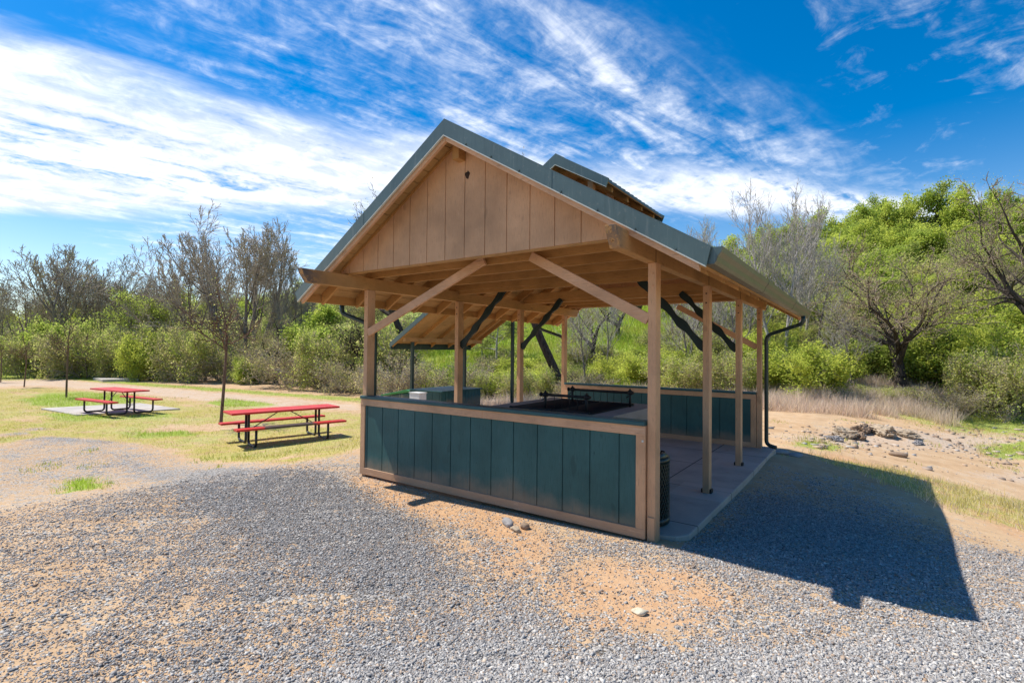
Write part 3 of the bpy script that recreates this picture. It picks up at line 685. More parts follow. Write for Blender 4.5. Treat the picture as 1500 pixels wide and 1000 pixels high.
# bright green lidded bin beyond, pale utility box
x, y = -11.25, 7.35; z = hz(x, y)
db = thing('lidded_bin', 'dark teal bin with bright green sloping lid beside the small shelter', 'bin', (x, y, z))
b = MB(); b.prism([(-.62, 0), (.55, 0), (.62, .78), (-.68, .58)], 'Y', -.35, .5); b.build('body', m_teal, db, bevel=.02)
b = MB(); b.prism([(-.74, .59), (.68, .80), (.68, .85), (.5, .88), (-.74, .64)], 'Y', -.40, .55); b.build('lid', metal_paint('bright_green_plastic', (.02, .17, .035), .4), db, bevel=.012)
x, y = -8.95, 5.75; z = hz(x, y)
ub = thing('utility_box', 'pale grey utility box on a post seen just above the front wall cap', 'utility box', (x, y, z))
b = MB(); b.box(-.20, .20, -.14, .14, .72, .93); b.build('box', metal_paint('pale_grey_enamel', (.62, .62, .62), .5), ub, bevel=.008)
b = MB(); b.box(-.215, .215, -.155, .155, .931, .95); b.build('lid', metal_paint('pale_grey_lid', (.66, .65, .62), .5), ub)
b = MB(); b.box(-.05, .05, -.05, .05, -.1, .72); b.build('stand', m_tanz, ub)

# stones ---------------------------------------------------------------
import bmesh
def rock(name, label, px, py, sx, sy, sz, rz, m, seed, sink=.25, cat='stone', group=None, xy=None, rough=.25, craggy=False):
    x, y = xy if xy else gp(px, py)
    bm = bmesh.new(); bmesh.ops.create_icosphere(bm, subdivisions=4 if craggy else 3, radius=1); rg = random.Random(seed)
    pl = [(Vector((rg.gauss(0, 1), rg.gauss(0, 1), rg.gauss(0, 1))).normalized(), rg.uniform(.62, .95)) for _ in range(9)]
    from mathutils import noise
    for v in bm.verts:
        c = v.co.copy()
        for n, d in pl:
            k = c.dot(n)
            if k > d: c -= n*(k-d)*.85
        c += c.normalized()*noise.noise(c*1.7+Vector((seed, 0, 0)))*rough*.5
        if craggy:
            q = Vector((c.x*2.2+seed, c.y*2.2, c.z*5)); c += c.normalized()*(.30*abs(noise.noise(q))+.22*noise.noise(q*2.6)+.10*noise.noise(q*6)); c.z = .5*c.z+.5*round(c.z*3.2)/3.2
        v.co = Vector((c.x*sx, c.y*sy, c.z*sz))
    me = bpy.data.meshes.new(name); bm.to_mesh(me); bm.free(); me.materials.append(m)
    for p in me.polygons: p.use_smooth = not craggy
    o = bpy.data.objects.new(name, me); col.objects.link(o); o.location = (x, y, hz(x, y)+sz*(1-2*sink)); o.rotation_euler = (0, 0, rz)
    return tag(o, label, cat, group)
rock('river_stone', 'long grey rounded stone half buried before the front wall, largest of three', 744, 769, .105, .045, .045, rad(150), m_rgrey, 3)
rock('river_stone', 'pale tan flat stone lying in front of the two other rounded stones', 755, 777, .085, .035, .03, rad(155), m_rtan, 5)
rock('river_stone', 'brown stub of stone at the right end of the small stone cluster', 769, 774, .045, .04, .045, rad(20), m_rbrown, 8)
rock('pale_stone', 'pale buff angular stone lying alone on the orange dirt patch', 937, 898, .055, .035, .025, rad(10), m_rpale, 11, rough=.4)
rock('flat_stone', 'flat grey stone at the foot of the green downspout', 1142, 664, .16, .10, .05, rad(30), m_rgrey, 21)
rock('flat_stone', 'grey slab of stone on shaded gravel beyond the slab corner', 1165, 668, .17, .12, .045, rad(60), m_rgrey, 23)
rock('brown_rock', 'single brown rock lying on the sunny dirt right of the shelter', 1316, 668, .17, .10, .07, rad(15), m_rbrown, 31)
oc = [(1238, 640, .28, .2, .16, m_rtan, 'tan boulder at the left end of the rock outcrop'), (1262, 634, .26, .18, .15, m_rbrown, 'brown boulder at the middle of the rock outcrop'), (1258, 643, .2, .13, .11, m_rbrown, 'dark brown rock leaning against the front of the outcrop'),
      (1292, 636, .36, .2, .16, m_rtan, 'long tan ledge on the right of the rock outcrop'), (1325, 638, .30, .17, .10, m_rtan, 'low tan slab ending the rock outcrop on the right'), (1222, 645, .16, .1, .08, m_rgrey, 'small grey rock left of the outcrop'), (1345, 650, .14, .08, .06, m_rgrey, 'small grey rock right of the outcrop'), (1205, 655, .12, .08, .05, m_rtan, 'low tan rock on the rubble left of the outcrop')]
for i, (px, py, a, b_, c, m, lb) in enumerate(oc): rock('outcrop_rock', lb, px, py, a, b_, c, rad(20+i*37), m, 40+i, .3, 'rock', 'rocks of the outcrop right of the shelter', rough=.5, craggy=True)
# ================================================================== GRAVEL, GRASS, TREES
def hexpts(n, x0, x1, y0, y1, rng): return rng.uniform(x0, x1, n), rng.uniform(y0, y1, n)
def in_view(x, y, m=1.12):
    dx = x-CAM[0]; dy = y-CAM[1]; D = dx*_f[0]+dy*_f[1]; lat = dx*_r[0]+dy*_r[1]
    return (D > .3) & (np.abs(lat) < D*1.02*m+1.0), D
# crushed stone: small angular blocks lying on the ground
def gravel():
    rng = np.random.default_rng(11); N = 2700000
    # denser near the camera
    rr = .7+7.9*rng.random(N)**1.15; an = rng.uniform(-1.2, 1.2, N)+YAW
    x = CAM[0]+rr*np.sin(an); y = CAM[1]+rr*np.cos(an); ok, D = in_view(x, y, 1.25); x, y = x[ok], y[ok]
    inside = (x > -4.1) & (x < .21) & (y > -.035) & (y < 5.75)
    x, y = x[~inside], y[~inside]
    g, v, o, p, h = zones(x, y)
    nz = .5+.5*wob(x, y, 2.3)*.5+.5*wob(x, y, 7.1, 2.0)*.5+.3*wob(x, y, 17., 1.0)
    pr = np.clip(.05+1.15*g**1.25*np.clip(nz*1.7-.25, 0.08, 1.15)*(1-.78*o), 0, .95)*sstep(8.6, 6.0, np.hypot(x-CAM[0], y-CAM[1]))*(1-.8*np.clip(v*1.3, 0, 1))
    k = rng.random(len(x)) < pr; x, y, g, o = x[k], y[k], g[k], o[k]; n = len(x)
    s = np.clip(rng.lognormal(math.log(.0036), .48, n), .0017, .0125)
    base = np.array([[1, 0, 0], [-.5, .87, 0], [-.5, -.87, 0], [.1, .1, 1], [0, -.1, -1], [.5, .8, .35]], float)
    base = np.array([[1, 0, 0], [0, 1, 0], [-1, 0, 0], [0, -1, 0], [0, 0, 1], [0, 0, -1]], float)*1.25
    V = (base[None]+rng.uniform(-.48, .48, (n, 6, 3)))*np.stack([s*rng.uniform(.8, 1.6, n), s*rng.uniform(.7, 1.1, n), s*rng.uniform(.5, .9, n)], -1)[:, None]
    a = rng.uniform(0, 2*math.pi, n); b = rng.normal(0, .6, n); c = rng.normal(0, .6, n)
    def rotm(V, ang, i, j):
        ca, sa = np.cos(ang)[:, None], np.sin(ang)[:, None]; u = V[..., i].copy(); w_ = V[..., j].copy(); V[..., i] = u*ca-w_*sa; V[..., j] = u*sa+w_*ca
    rotm(V, b, 0, 2); rotm(V, c, 1, 2); rotm(V, a, 0, 1)
    V[..., 0] += x[:, None]; V[..., 1] += y[:, None]; V[..., 2] += (Hgt(x, y)+s*.22)[:, None]
    F = np.array([[0, 1, 4], [1, 2, 4], [2, 3, 4], [3, 0, 4], [1, 0, 5], [2, 1, 5], [3, 2, 5], [0, 3, 5]])
    Q = (F[None]+6*np.arange(n)[:, None, None]).reshape(-1, 3)
    ti = np.clip(rng.beta(2.0, 2.2, n)*.95+rng.choice([0, .25], n, p=[.965, .035])+.14*poly_mask(x, y, Z_DENSE[1], .8)-.13*poly_mask(x, y, Z_DENSE[0], .6), 0, 1)
    hu = (rng.random(n) < (.12+.5*o+.22*(1-np.clip(g, 0, 1)))).astype(float)*rng.uniform(.4, 1, n)
    print('stones', n)
    ob = link_mesh('gravel', V.reshape(-1, 3), Q, [m_stone], attrs={'tint': ('FACE', np.repeat(ti, 8)), 'hue': ('FACE', np.repeat(hu, 8))})
    tag(ob, 'blue grey crushed stone spread over the foreground', 'gravel', kind='stuff')
gravel()

def rubble():
    rng = np.random.default_rng(17); x, y = scatter_px(12000, (1040, 1560), (9.5, 20), rng, 1.0); g, v, o, p, h = zones(x, y)
    k = (rng.random(len(x)) < p*.75*np.clip(.6+.6*wob(x, y, 1.1), .03, 1)) & out_pad(x, y); x, y = x[k], y[k]; n = len(x); s = np.clip(rng.lognormal(math.log(.014), .6, n), .006, .055)
    base = np.array([[-1, -1, -1], [1, -1, -1], [1, 1, -1], [-1, 1, -1], [-1, -1, 1], [1, -1, 1], [1, 1, 1], [-1, 1, 1]], float)
    V = base[None]*(1+rng.uniform(-.45, .3, (n, 8, 3)))*np.stack([s*1.3, s, s*.55], -1)[:, None]; a = rng.uniform(0, 6.28, n)[:, None]; X = V[..., 0]*np.cos(a)-V[..., 1]*np.sin(a); Y = V[..., 0]*np.sin(a)+V[..., 1]*np.cos(a)
    V[..., 0] = X+x[:, None]; V[..., 1] = Y+y[:, None]; V[..., 2] += (Hgt(x, y)+s*.2)[:, None]
    F = np.array([[0, 3, 2, 1], [4, 5, 6, 7], [0, 1, 5, 4], [1, 2, 6, 5], [2, 3, 7, 6], [3, 0, 4, 7]]); Q = (F[None]+8*np.arange(n)[:, None, None]).reshape(-1, 4)
    ob = link_mesh('rubble', V.reshape(-1, 3), Q, [m_stone], attrs={'tint': ('FACE', np.repeat(rng.uniform(.2, .85, n), 6)), 'hue': ('FACE', np.repeat((rng.random(n) < .75)*rng.uniform(.5, 1, n), 6))})
    tag(ob, 'pale broken stone strewn over the ground right of the shelter', 'rubble', kind='stuff')
def blades(name, label, x, y, h, w, hue, seed, lean=.35, mat=None, hs=.12):
    rng = np.random.default_rng(seed); n = len(x)
    z = Hgt(x, y); a = rng.uniform(0, 2*math.pi, n); hh = h*rng.uniform(.55, 1.25, n); ww = w*rng.uniform(.7, 1.3, n)
    dx, dy = np.cos(a)*ww/2, np.sin(a)*ww/2; b = rng.uniform(0, 2*math.pi, n); l = hh*np.abs(rng.normal(0, lean, n)); lx, ly = np.cos(b)*l, np.sin(b)*l
    V = np.empty((n, 4, 3)); z0 = z-.01
    V[:, 0] = np.stack([x-dx, y-dy, z0], -1); V[:, 1] = np.stack([x+dx, y+dy, z0], -1)
    V[:, 2] = np.stack([x+dx*.25+lx, y+dy*.25+ly, z+hh], -1); V[:, 3] = np.stack([x-dx*.25+lx, y-dy*.25+ly, z+hh], -1)
    Q = np.arange(4*n).reshape(n, 4); hu = np.clip(hue+rng.normal(0, hs, n), 0, 1)
    o = link_mesh(name, V.reshape(-1, 3), Q, [mat or m_blade], attrs={'hue': ('FACE', hu), 'tint': ('FACE', rng.random(n))})
    return tag(o, label, name.replace('_', ' '), kind='stuff')
def scatter_px(n, pxr, Dr, rng, pw=1.0):
    px = rng.uniform(*pxr, n); D = Dr[0]+(Dr[1]-Dr[0])*rng.random(n)**pw
    lat = (px-750)/FPX*D; return CAM[0]+D*_f[0]/math.cos(PIT)+lat*_r0[0], CAM[1]+D*_f[1]/math.cos(PIT)+lat*_r0[1]
out_pad = lambda x, y: ~((x > -4.4) & (x < .3) & (y > -.05) & (y < 5.9))
rubble()
# lawn by the tables
rng = np.random.default_rng(5)
x, y = scatter_px(260000, (-60, 720), (5.5, 36), rng, .9)
g, v, o, p, h = zones(x, y); pat = .5+.35*wob(x, y, 1.1)+.35*wob(x, y, 3.1, 1)
k = (rng.random(len(x)) < np.clip(v*1.5-.25, 0, 1)*np.clip(pat+.25, .1, 1)) & out_pad(x, y); x, y, h, v = x[k], y[k], h[k], v[k]
gr = np.clip(.50+.45*h+.24*wob(x, y, .7, 3)+.12*wob(x, y, 2.2), .2, 1)
blades('lawn_grass', 'short dry yellow and green grass growing around the picnic tables', x, y, .03+.05*h+.015*(wob(x, y, 1.5) > .2), .008, gr, 6, .7)
# golden dry grass right of the shelter
x, y = scatter_px(120000, (1090, 1560), (6.0, 19), rng, 1.0)
g, v, o, p, h = zones(x, y); k = (rng.random(len(x)) < np.clip(v*1.25-.1, 0, 1)*np.clip(.55+.5*wob(x, y, 1.9), .05, 1)) & out_pad(x, y)
blades('dry_grass', 'golden dry grass on the dirt right of the shelter', x[k], y[k], .055+.05*(wob(x[k], y[k], 2.5) > .1), .007, np.clip(.33+.3*h[k], .24, 1), 8, .6)
# sparse tufts in gravel and rubble
x, y = scatter_px(60000, (-60, 1600), (7.5, 22), rng, 1.0)
k = (wob(x, y, 1.3, 5) > .48) & out_pad(x, y) & (y < 16) & (poly_mask(x, y, Z_DRY, .8) < .05)
blades('weed_tufts', 'scattered small green weeds in the gravel and rubble', x[k], y[k], .05, .012, np.full(k.sum(), .7), 9, .5)
# pale dead weeds behind the rubble
x, y = scatter_px(120000, (560, 1520), (15.2, 20.5), rng, .8)
wd = wob(x, y, .9, 2); lo_ = 15.6+1.0*wob(x, y, .5)+.6*((x-_r0[0]) > 3)
d_ = (x-CAM[0])*_f[0]+(y-CAM[1])*_f[1]; pxx = 750+FPX*((x-CAM[0])*_r0[0]+(y-CAM[1])*_r0[1])/d_
k = (d_ > lo_) & (wd > -.35) & out_pad(x, y) & (rng.random(len(x)) < np.where(pxx > 1080, 1.0, .35))
blades('dead_weeds', 'pale dead weeds standing in a band behind the rubble', x[k], y[k], .40+.26*wob(x[k], y[k], 1.7)+.1*wob(x[k], y[k], 4.1), .010, np.full(k.sum(), .08), 10, .5, hs=.09)
# tall spring grass on the slope
x, y = scatter_px(150000, (480, 1240), (21, 58), rng, 1.5)
k = (y > 15.5) & (wob(x, y, .7, 1)+.5*wob(x, y, 2., 1) > -.55)
hsl = np.clip(.80+.16*wob(x[k], y[k], .45, 2)+.08*wob(x[k], y[k], 1.7), .35, 1)
blades('hill_grass', 'tall bright green spring grass on the hillside behind the shelter', x[k], y[k], .42+.2*wob(x[k], y[k], 1.2), .035, hsl, 12, .4)

# ------------------------------------------------------------------ plants
UP = Vector((0, 0, 1))
class Plant:
    def __init__(s, seed): s.rg = random.Random(seed); s.np = np.random.default_rng(seed); s.seg = {}; s.tip = []
    def rv(s): return Vector((s.rg.gauss(0, 1), s.rg.gauss(0, 1), s.rg.gauss(0, 1)))
    def grow(s, p, d, L, r, lev, P):
        n = P['seg'][lev]; st = L/n; pts = [(p.copy(), d.copy(), r)]; last = lev == len(P['seg'])-1
        for i in range(n):
            d = (d+s.rv()*P['wig'][lev]+UP*P['up'][lev]).normalized(); q = p+d*st; r1 = max(P['rmin'], pts[0][2]*(1-(1-P['tip'][lev])*(i+1)/n))
            s.seg.setdefault(lev, []).append((*p, *q, pts[-1][2], r1)); p = q; pts.append((p.copy(), d.copy(), r1))
        if last: s.tip += [tuple(a[0]) for a in pts[1:]]; return
        c = P['cnt'][lev]; c = c if isinstance(c, int) else s.rg.randint(*c)
        for k in range(c):
            t = P['t0'][lev]+(1-P['t0'][lev])*((k+s.rg.random())/c); f = t*n; i = min(int(f), n-1); f -= i
            a, b = pts[i], pts[i+1]; pos = a[0].lerp(b[0], f); dd = b[1]; rr = a[2]*(1-f)+b[2]*f
            ax = dd.cross(s.rv()).normalized(); ang = rad(P['ang'][lev]*s.rg.uniform(.65, 1.3)); nd_ = (Matrix.Rotation(ang, 3, ax) @ dd).normalized()
            if P.get('flat'): nd_ = Vector((nd_.x, nd_.y, nd_.z*P['flat'])).normalized()
            s.grow(pos, nd_, L*P['ratio'][lev]*s.rg.uniform(.7, 1.2)*(1.2-.5*t), max(P['rmin'], rr*P['rr'][lev]), lev+1, P)
        if P.get('lead', 1): s.grow(p, d, L*P['ratio'][lev]*P.get('lf', .8), max(P['rmin'], pts[-1][2]*.95), lev+1, P)
def tubes(segs, k):
    S = np.array(segs, float); n = len(S); A = S[:, 0:3]; B = S[:, 3:6]; d = B-A; d /= np.linalg.norm(d, axis=1, keepdims=True)+1e-9
    ref = np.where(np.abs(d[:, 2:3]) < .9, np.array([[0, 0, 1.]]), np.array([[1., 0, 0]])); u = np.cross(d, ref); u /= np.linalg.norm(u, axis=1, keepdims=True); v = np.cross(d, u)
    th = 2*np.pi*np.arange(k)/k; cs = (np.cos(th)[None, :, None]*u[:, None]+np.sin(th)[None, :, None]*v[:, None])
    V = np.concatenate([A[:, None]+cs*S[:, 6, None, None], B[:, None]+cs*S[:, 7, None, None]], 1)
    j = np.arange(k); F = np.stack([j, (j+1) % k, k+(j+1) % k, k+j], -1); Q = (F[None]+2*k*np.arange(n)[:, None, None]).reshape(-1, 4)
    return V.reshape(-1, 3), Q
def leaves(C, size, rng, aspect=.7):
    n = len(C); nrm = rng.normal(0, 1, (n, 3)); nrm[:, 2] = np.abs(nrm[:, 2])+.3; nrm /= np.linalg.norm(nrm, axis=1, keepdims=True)
    t = np.cross(nrm, rng.normal(0, 1, (n, 3))); t /= np.linalg.norm(t, axis=1, keepdims=True)+1e-9; b = np.cross(nrm, t)
    s = (size*rng.uniform(.6, 1.35, n))[:, None]; V = np.stack([C-t*s, C+b*s*aspect-t*s*.1, C+t*s, C-b*s*aspect-t*s*.1], 1)
    return V.reshape(-1, 3), np.arange(4*n).reshape(n, 4)
def clump_noise(C, s, k): return wob(C[:, 0]+.7*C[:, 2], C[:, 1]-.6*C[:, 2], s, k)
PROTO = {}
def plant_data(key, seed, P, H, r, stems=1, splay=0, leaf=None, thick=2, mats=(None,), base_r=.25):
    """returns mesh datablocks: trunk (thick wood) and crown (twigs and leaves)"""
    p = Plant(seed)
    for i in range(stems):
        a = 2*math.pi*i/max(1, stems)+p.rg.uniform(-.5, .5); d = Vector((math.cos(a)*splay, math.sin(a)*splay, 1))
        if P.get('tilt'): d += Vector(P['tilt'])
        p.grow(Vector((math.cos(a)*base_r*(stems > 1), math.sin(a)*base_r*(stems > 1), -.25)), d.normalized(), H*p.rg.uniform(.85, 1.1), r*p.rg.uniform(.8, 1.1), 0, P)
    tr = [q for l in p.seg if l < thick for q in p.seg[l]]; tw = [q for l in p.seg if l >= thick for q in p.seg[l]]
    V, Q = tubes(tr, 7); a = link_mesh('trunk', V, Q, [mats[0]], smooth=True)
    V, Q = tubes(tw, 3); mi = np.zeros(len(Q), int); hu = np.zeros(len(Q)); ti = np.zeros(len(Q))
    if leaf:
        T = np.array(p.tip); rg = p.np; T = T[rg.random(len(T)) < leaf.get('keep', 1)]
        C = np.repeat(T, leaf['n'], 0); C = C+rg.normal(0, leaf['spread'], C.shape)
        LV, LQ = leaves(C, leaf['size'], rg); cn = clump_noise(C, leaf.get('cs', 1.6), seed)
        h = np.clip(leaf['hue']+leaf.get('hv', .08)*rg.normal(0, 1, len(C))+leaf.get('hc', .10)*cn, 0, 1)
        tt = np.clip(.5+.28*cn+rg.normal(0, .17, len(C)), 0, 1)
        Q = np.concatenate([Q, LQ+len(V)]); V = np.concatenate([V, LV]); mi = np.concatenate([mi, np.ones(len(LQ), int)]); hu = np.concatenate([hu, h]); ti = np.concatenate([ti, tt])
    b = link_mesh('crown', V, Q, [mats[-1], m_leaf], mi, attrs={'hue': ('FACE', hu), 'tint': ('FACE', ti)})
    top = float(np.percentile(V[:, 2], 99.6)); wid = float(np.percentile(np.hypot(V[:, 0], V[:, 1]), 97))
    PROTO[key] = [a, b, top, wid, False]
def plant(key, name, label, px, D, top_py, wid=None, rz=None, cat='tree', group=None, lean=None, xy=None, h=None):
    a, b, top, w_, used = PROTO[key]
    x, y = xy if xy else at(px, D); z = hz(x, y)
    H = h if h else ztop(top_py, px, D)-z; s = H/top; sx = s if wid is None else wid/w_
    root = thing(name, label, cat, (x, y, z), rz if rz is not None else (px*1.7) % 6.28, group); root.scale = (sx, sx, s)
    if lean: root.rotation_euler = (lean[0], lean[1], root.rotation_euler.z)
    for o in (a, b):
        c = o if not used else o.copy()
        if used: col.objects.link(c)
        c.parent = root
    PROTO[key][4] = True
    return root

BARE = dict(seg=(6, 7, 6, 5, 3), cnt=((6, 7), (6, 7), (5, 6), (3, 4)), t0=(.46, .18, .15, .15), ang=(34, 36, 38, 38), ratio=(.85, .56, .52, .5), rr=(.55, .5, .5, .6), wig=(.04, .07, .10, .13, .16), up=(.03, .075, .06, .05, .04), tip=(.4, .25, .3, .45, .6), rmin=.011, lf=.55)
plant_data('bare_a', 3, BARE, 4.4, .17, 4, .42, dict(n=1, keep=.14, spread=.07, size=.018, hue=.45, hc=.15, hv=.15), 2, (m_bgrey, m_btwig), .3)
plant_data('bare_b', 9, dict(BARE, ang=(44, 42, 40, 38), up=(.02, .06, .055, .05, .04)), 3.8, .17, 3, .55, dict(n=1, keep=.28, spread=.09, size=.020, hue=.45, hc=.15, hv=.15), 2, (m_bgrey, m_btwig), .3)
POP = dict(seg=(12, 7, 4, 3), cnt=((20, 24), (6, 8), (3, 5)), t0=(.28, .2, .2), ang=(42, 34, 34), ratio=(.36, .5, .5), rr=(.42, .5, .6), wig=(.03, .05, .08, .12), up=(.03, .22, .16, .1), tip=(.2, .25, .4, .6), rmin=.009)
plant_data('pale_a', 21, POP, 8.5, .11, 2, .13, dict(n=1, keep=.12, spread=.06, size=.035, hue=.5, hv=.2), 2, (m_bpale, m_bpale), .25)
plant_data('pale_b', 23, dict(POP, ang=(50, 40, 36)), 8.5, .10, 1, 0, dict(n=1, keep=.4, spread=.08, size=.035, hue=.55, hv=.2), 2, (m_bgrey, m_bpale))
OAK = dict(seg=(5, 7, 6, 5, 3), cnt=((5, 6), (6, 7), (6, 8), (4, 6)), t0=(.55, .25, .2, .15), ang=(54, 48, 48, 45), ratio=(1.45, .60, .52, .5), rr=(.62, .5, .45, .55), wig=(.07, .15, .20, .25, .3), up=(.02, .05, .05, .05, .04), tip=(.7, .3, .3, .45, .6), rmin=.007)
plant_data('oak_sparse', 33, dict(OAK, cnt=((4, 5), (4, 6), (5, 6), (3, 4)), ang=(46, 50, 48, 45)), 2.2, .15, 1, 0, dict(n=5, keep=.7, spread=.10, size=.012, hue=.38, hc=.14, hv=.12), 3, (m_bdark, m_bbud))
plant_data('oak_bud', 31, dict(OAK, cnt=((5, 6), (6, 7), (5, 6), (3, 3))), 2.0, .165, 1, 0, dict(n=6, keep=.8, spread=.10, size=.012, hue=.36, hc=.14, hv=.12), 3, (m_bdark, m_bbud))
plant_data('oak_leaf', 37, OAK, 2.0, .24, 1, 0, dict(n=5, keep=.85, spread=.14, size=.055, hue=.74, hc=.20, hv=.08, cs=1.2), 3, (m_bdark, m_bdark))
plant_data('oak_lime', 41, dict(OAK, ang=(45, 48, 48, 45)), 2.2, .2, 1, 0, dict(n=5, keep=.85, spread=.16, size=.06, hue=.90, hc=.14, hv=.06, cs=1.2), 3, (m_bdark, m_bdark))
plant_data('oak_arch', 47, dict(OAK, tilt=(-.75, .1, 0), wig=(.10, .2, .22, .25, .3)), 2.6, .22, 1, 0, dict(n=1, keep=.4, spread=.1, size=.03, hue=.45, hc=.2), 3, (m_bdark, m_bdark))
plant_data('oak_lean', 49, dict(OAK, seg=(8, 7, 6, 5, 3), cnt=((4, 5), (5, 6), (5, 6), (3, 4)), t0=(.82, .25, .2, .15), ratio=(.8, .6, .52, .5), tilt=(-.52, .06, 0), wig=(.05, .16, .22, .25, .3), up=(-.005, .05, .05, .05, .04)), 4.2, .24, 1, 0, dict(n=1, keep=.5, spread=.1, size=.03, hue=.45, hc=.2), 3, (m_bdark, m_bdark))
YNG = dict(seg=(6, 5, 4, 3), cnt=((5, 6), (6, 7), (5, 6)), t0=(.80, .2, .15), ang=(60, 45, 40), ratio=(.50, .5, .5), rr=(.6, .55, .6), wig=(.02, .12, .16, .2), up=(.02, .06, .05, .04), tip=(.7, .4, .4, .5), rmin=.007)
plant_data('young', 53, YNG, 2.5, .05, 1, 0, dict(n=1, keep=.28, spread=.05, size=.024, hue=.42, hc=.2, hv=.15), 1, (m_byoung, m_byoung))
SHR = dict(seg=(4, 4, 3, 3), cnt=((6, 8), (5, 7), (4, 5)), t0=(.15, .15, .15), ang=(40, 42, 42), ratio=(.62, .58, .55), rr=(.6, .6, .7), wig=(.12, .16, .2, .25), up=(.03, .03, .03, .02), tip=(.4, .4, .5, .6), rmin=.006)
plant_data('shrub_olive', 61, SHR, 1.5, .03, 7, .8, dict(n=3, keep=.8, spread=.11, size=.034, hue=.48, hc=.24, hv=.12, cs=2.2), 1, (m_bgrey, m_btwig), .15)
plant_data('shrub_green', 67, SHR, 1.4, .03, 7, .8, dict(n=6, keep=.9, spread=.13, size=.042, hue=.64, hc=.2, hv=.09, cs=2.0), 1, (m_bdark, m_bdark), .15)
plant_data('shrub_lime', 71, SHR, 1.4, .03, 7, .75, dict(n=5, keep=.9, spread=.13, size=.042, hue=.93, hc=.16, hv=.07, cs=2.0), 1, (m_bgrey, m_bgrey), .15)
plant_data('shrub_twig', 73, SHR, 1.5, .03, 8, .9, dict(n=1, keep=.7, spread=.1, size=.030, hue=.26, hc=.2, hv=.15), 1, (m_bgrey, m_btwig), .2)
plant_data('tree_leafy', 79, dict(BARE, seg=(6, 5, 4, 3), cnt=((9, 11), (6, 7), (5, 6)), t0=(.25, .2, .2), ang=(48, 44, 42), ratio=(.55, .55, .5), rr=(.5, .5, .6), wig=(.06, .1, .14, .2), up=(.04, .06, .05, .03), tip=(.3, .3, .4, .5)), 4.2, .10, 2, .25, dict(n=4, keep=.8, spread=.18, size=.05, hue=.72, hc=.22, hv=.10, cs=1.5), 2, (m_bgrey, m_bgrey), .2)
plant_data('tree_bluish', 83, dict(BARE, seg=(8, 4, 3, 3), cnt=((22, 26), (5, 6), (4, 5)), t0=(.22, .2, .2), ang=(68, 44, 42), ratio=(.30, .5, .5), rr=(.35, .5, .6), wig=(.03, .1, .14, .2), up=(.02, .03, .03, .02), tip=(.15, .3, .4, .5)), 5.0, .11, 1, 0, dict(n=4, keep=.9, spread=.12, size=.04, hue=.60, hc=.06, hv=.03), 2, (m_bpale, m_bgrey))

# --- young trees on the lawn
gy_ = 'young trees in a row across the lawn'
for (px, py, tp, lb) in ((323, 620, 412, 'slim young tree with brown trunk just behind the near picnic table'), (97, 582, 462, 'young forked tree left of the table on the concrete pad'), (35, 567, 490, 'small young tree by the dirt path, second from the left edge'), (1, 560, 496, 'farthest young tree at the left edge of the photo')):
    x, y = gp(px, py); D = (x-CAM[0])*_f[0]+(y-CAM[1])*_f[1]
    plant('young', 'young_tree', lb, px, D, tp, group=gy_, xy=(x, y))
# --- left tree line
plant('bare_a', 'bare_tree', 'tallest bare tree of the left treeline, fan crown above the near picnic table', 366, 37, 318, 6.0)
plant('bare_b', 'bare_tree', 'wide bare tree with yellowish buds over the left treeline', 108, 42, 362, 7.2)
plant('bare_a', 'bare_tree', 'low bare tree leaning right of the wide budding one', 165, 45, 392, 4.2, 2.0)
plant('bare_b', 'bare_tree', 'bare tree with grey purple twigs left beside the tallest one', 292, 40, 368, 4.6, 4.0)
plant('bare_b', 'bare_tree', 'bare tree cut by the left edge of the photo', 18, 40, 408, 4.2, 1.0)
plant('bare_a', 'bare_tree', 'thin bare tree just left of the shelter roof end', 425, 36, 400, 2.0, 5.0)
plant('oak_arch', 'dark_trunk_tree', 'dark leaning tree left of the front left post', 520, 27, 452, 3.6, 2.6)
plant('tree_leafy', 'leafy_tree', 'yellow green willow like tree in front of the left bare trees', 200, 38, 428, 2.4, 1.1)
plant('oak_bud', 'dark_trunk_tree', 'small dark trunked tree right of the tallest bare tree', 405, 31, 462, 3.0, 1.0)
plant('oak_leaf', 'leafy_tree', 'olive green tree right of the small dark trunked one', 462, 32, 446, 3.0, 3.0)
rg_ = random.Random(4)
for i, (px, D, tp, wd, key, lb) in enumerate([
    (40, 35, 492, 2.6, 'shrub_olive', 'grey olive shrub at the far end of the dirt path'), (85, 36, 470, 2.4, 'shrub_green', 'dark green shrub behind the forked young tree'), (130, 35, 478, 2.6, 'shrub_olive', 'olive shrub behind the table on the pad'),
    (172, 35, 486, 2.2, 'shrub_olive', 'second olive shrub, just right of the one behind the pad'), (214, 33, 492, 1.5, 'shrub_lime', 'bright green round shrub in the left treeline'), (246, 34, 478, 2.3, 'shrub_olive', 'yellow olive shrub right of the bright green round one'),
    (290, 32, 480, 2.4, 'shrub_olive', 'olive shrub left of the slim young tree'), (335, 33, 500, 2.2, 'shrub_twig', 'twiggy grey shrub behind the slim young tree'), (372, 31, 524, 1.3, 'shrub_green', 'low green shrub at the foot of the tallest bare tree'),
    (430, 28, 498, 2.2, 'shrub_twig', 'grey twiggy shrub above the near picnic table'), (475, 27, 486, 2.3, 'shrub_olive', 'olive shrub between the table and the front left post'), (512, 25, 512, 1.7, 'shrub_twig', 'brown twiggy shrub beside the front left post')]):
    plant(key, 'shrub', lb, px, D, tp, wd, i*1.3, 'shrub', 'shrubs of the left treeline')
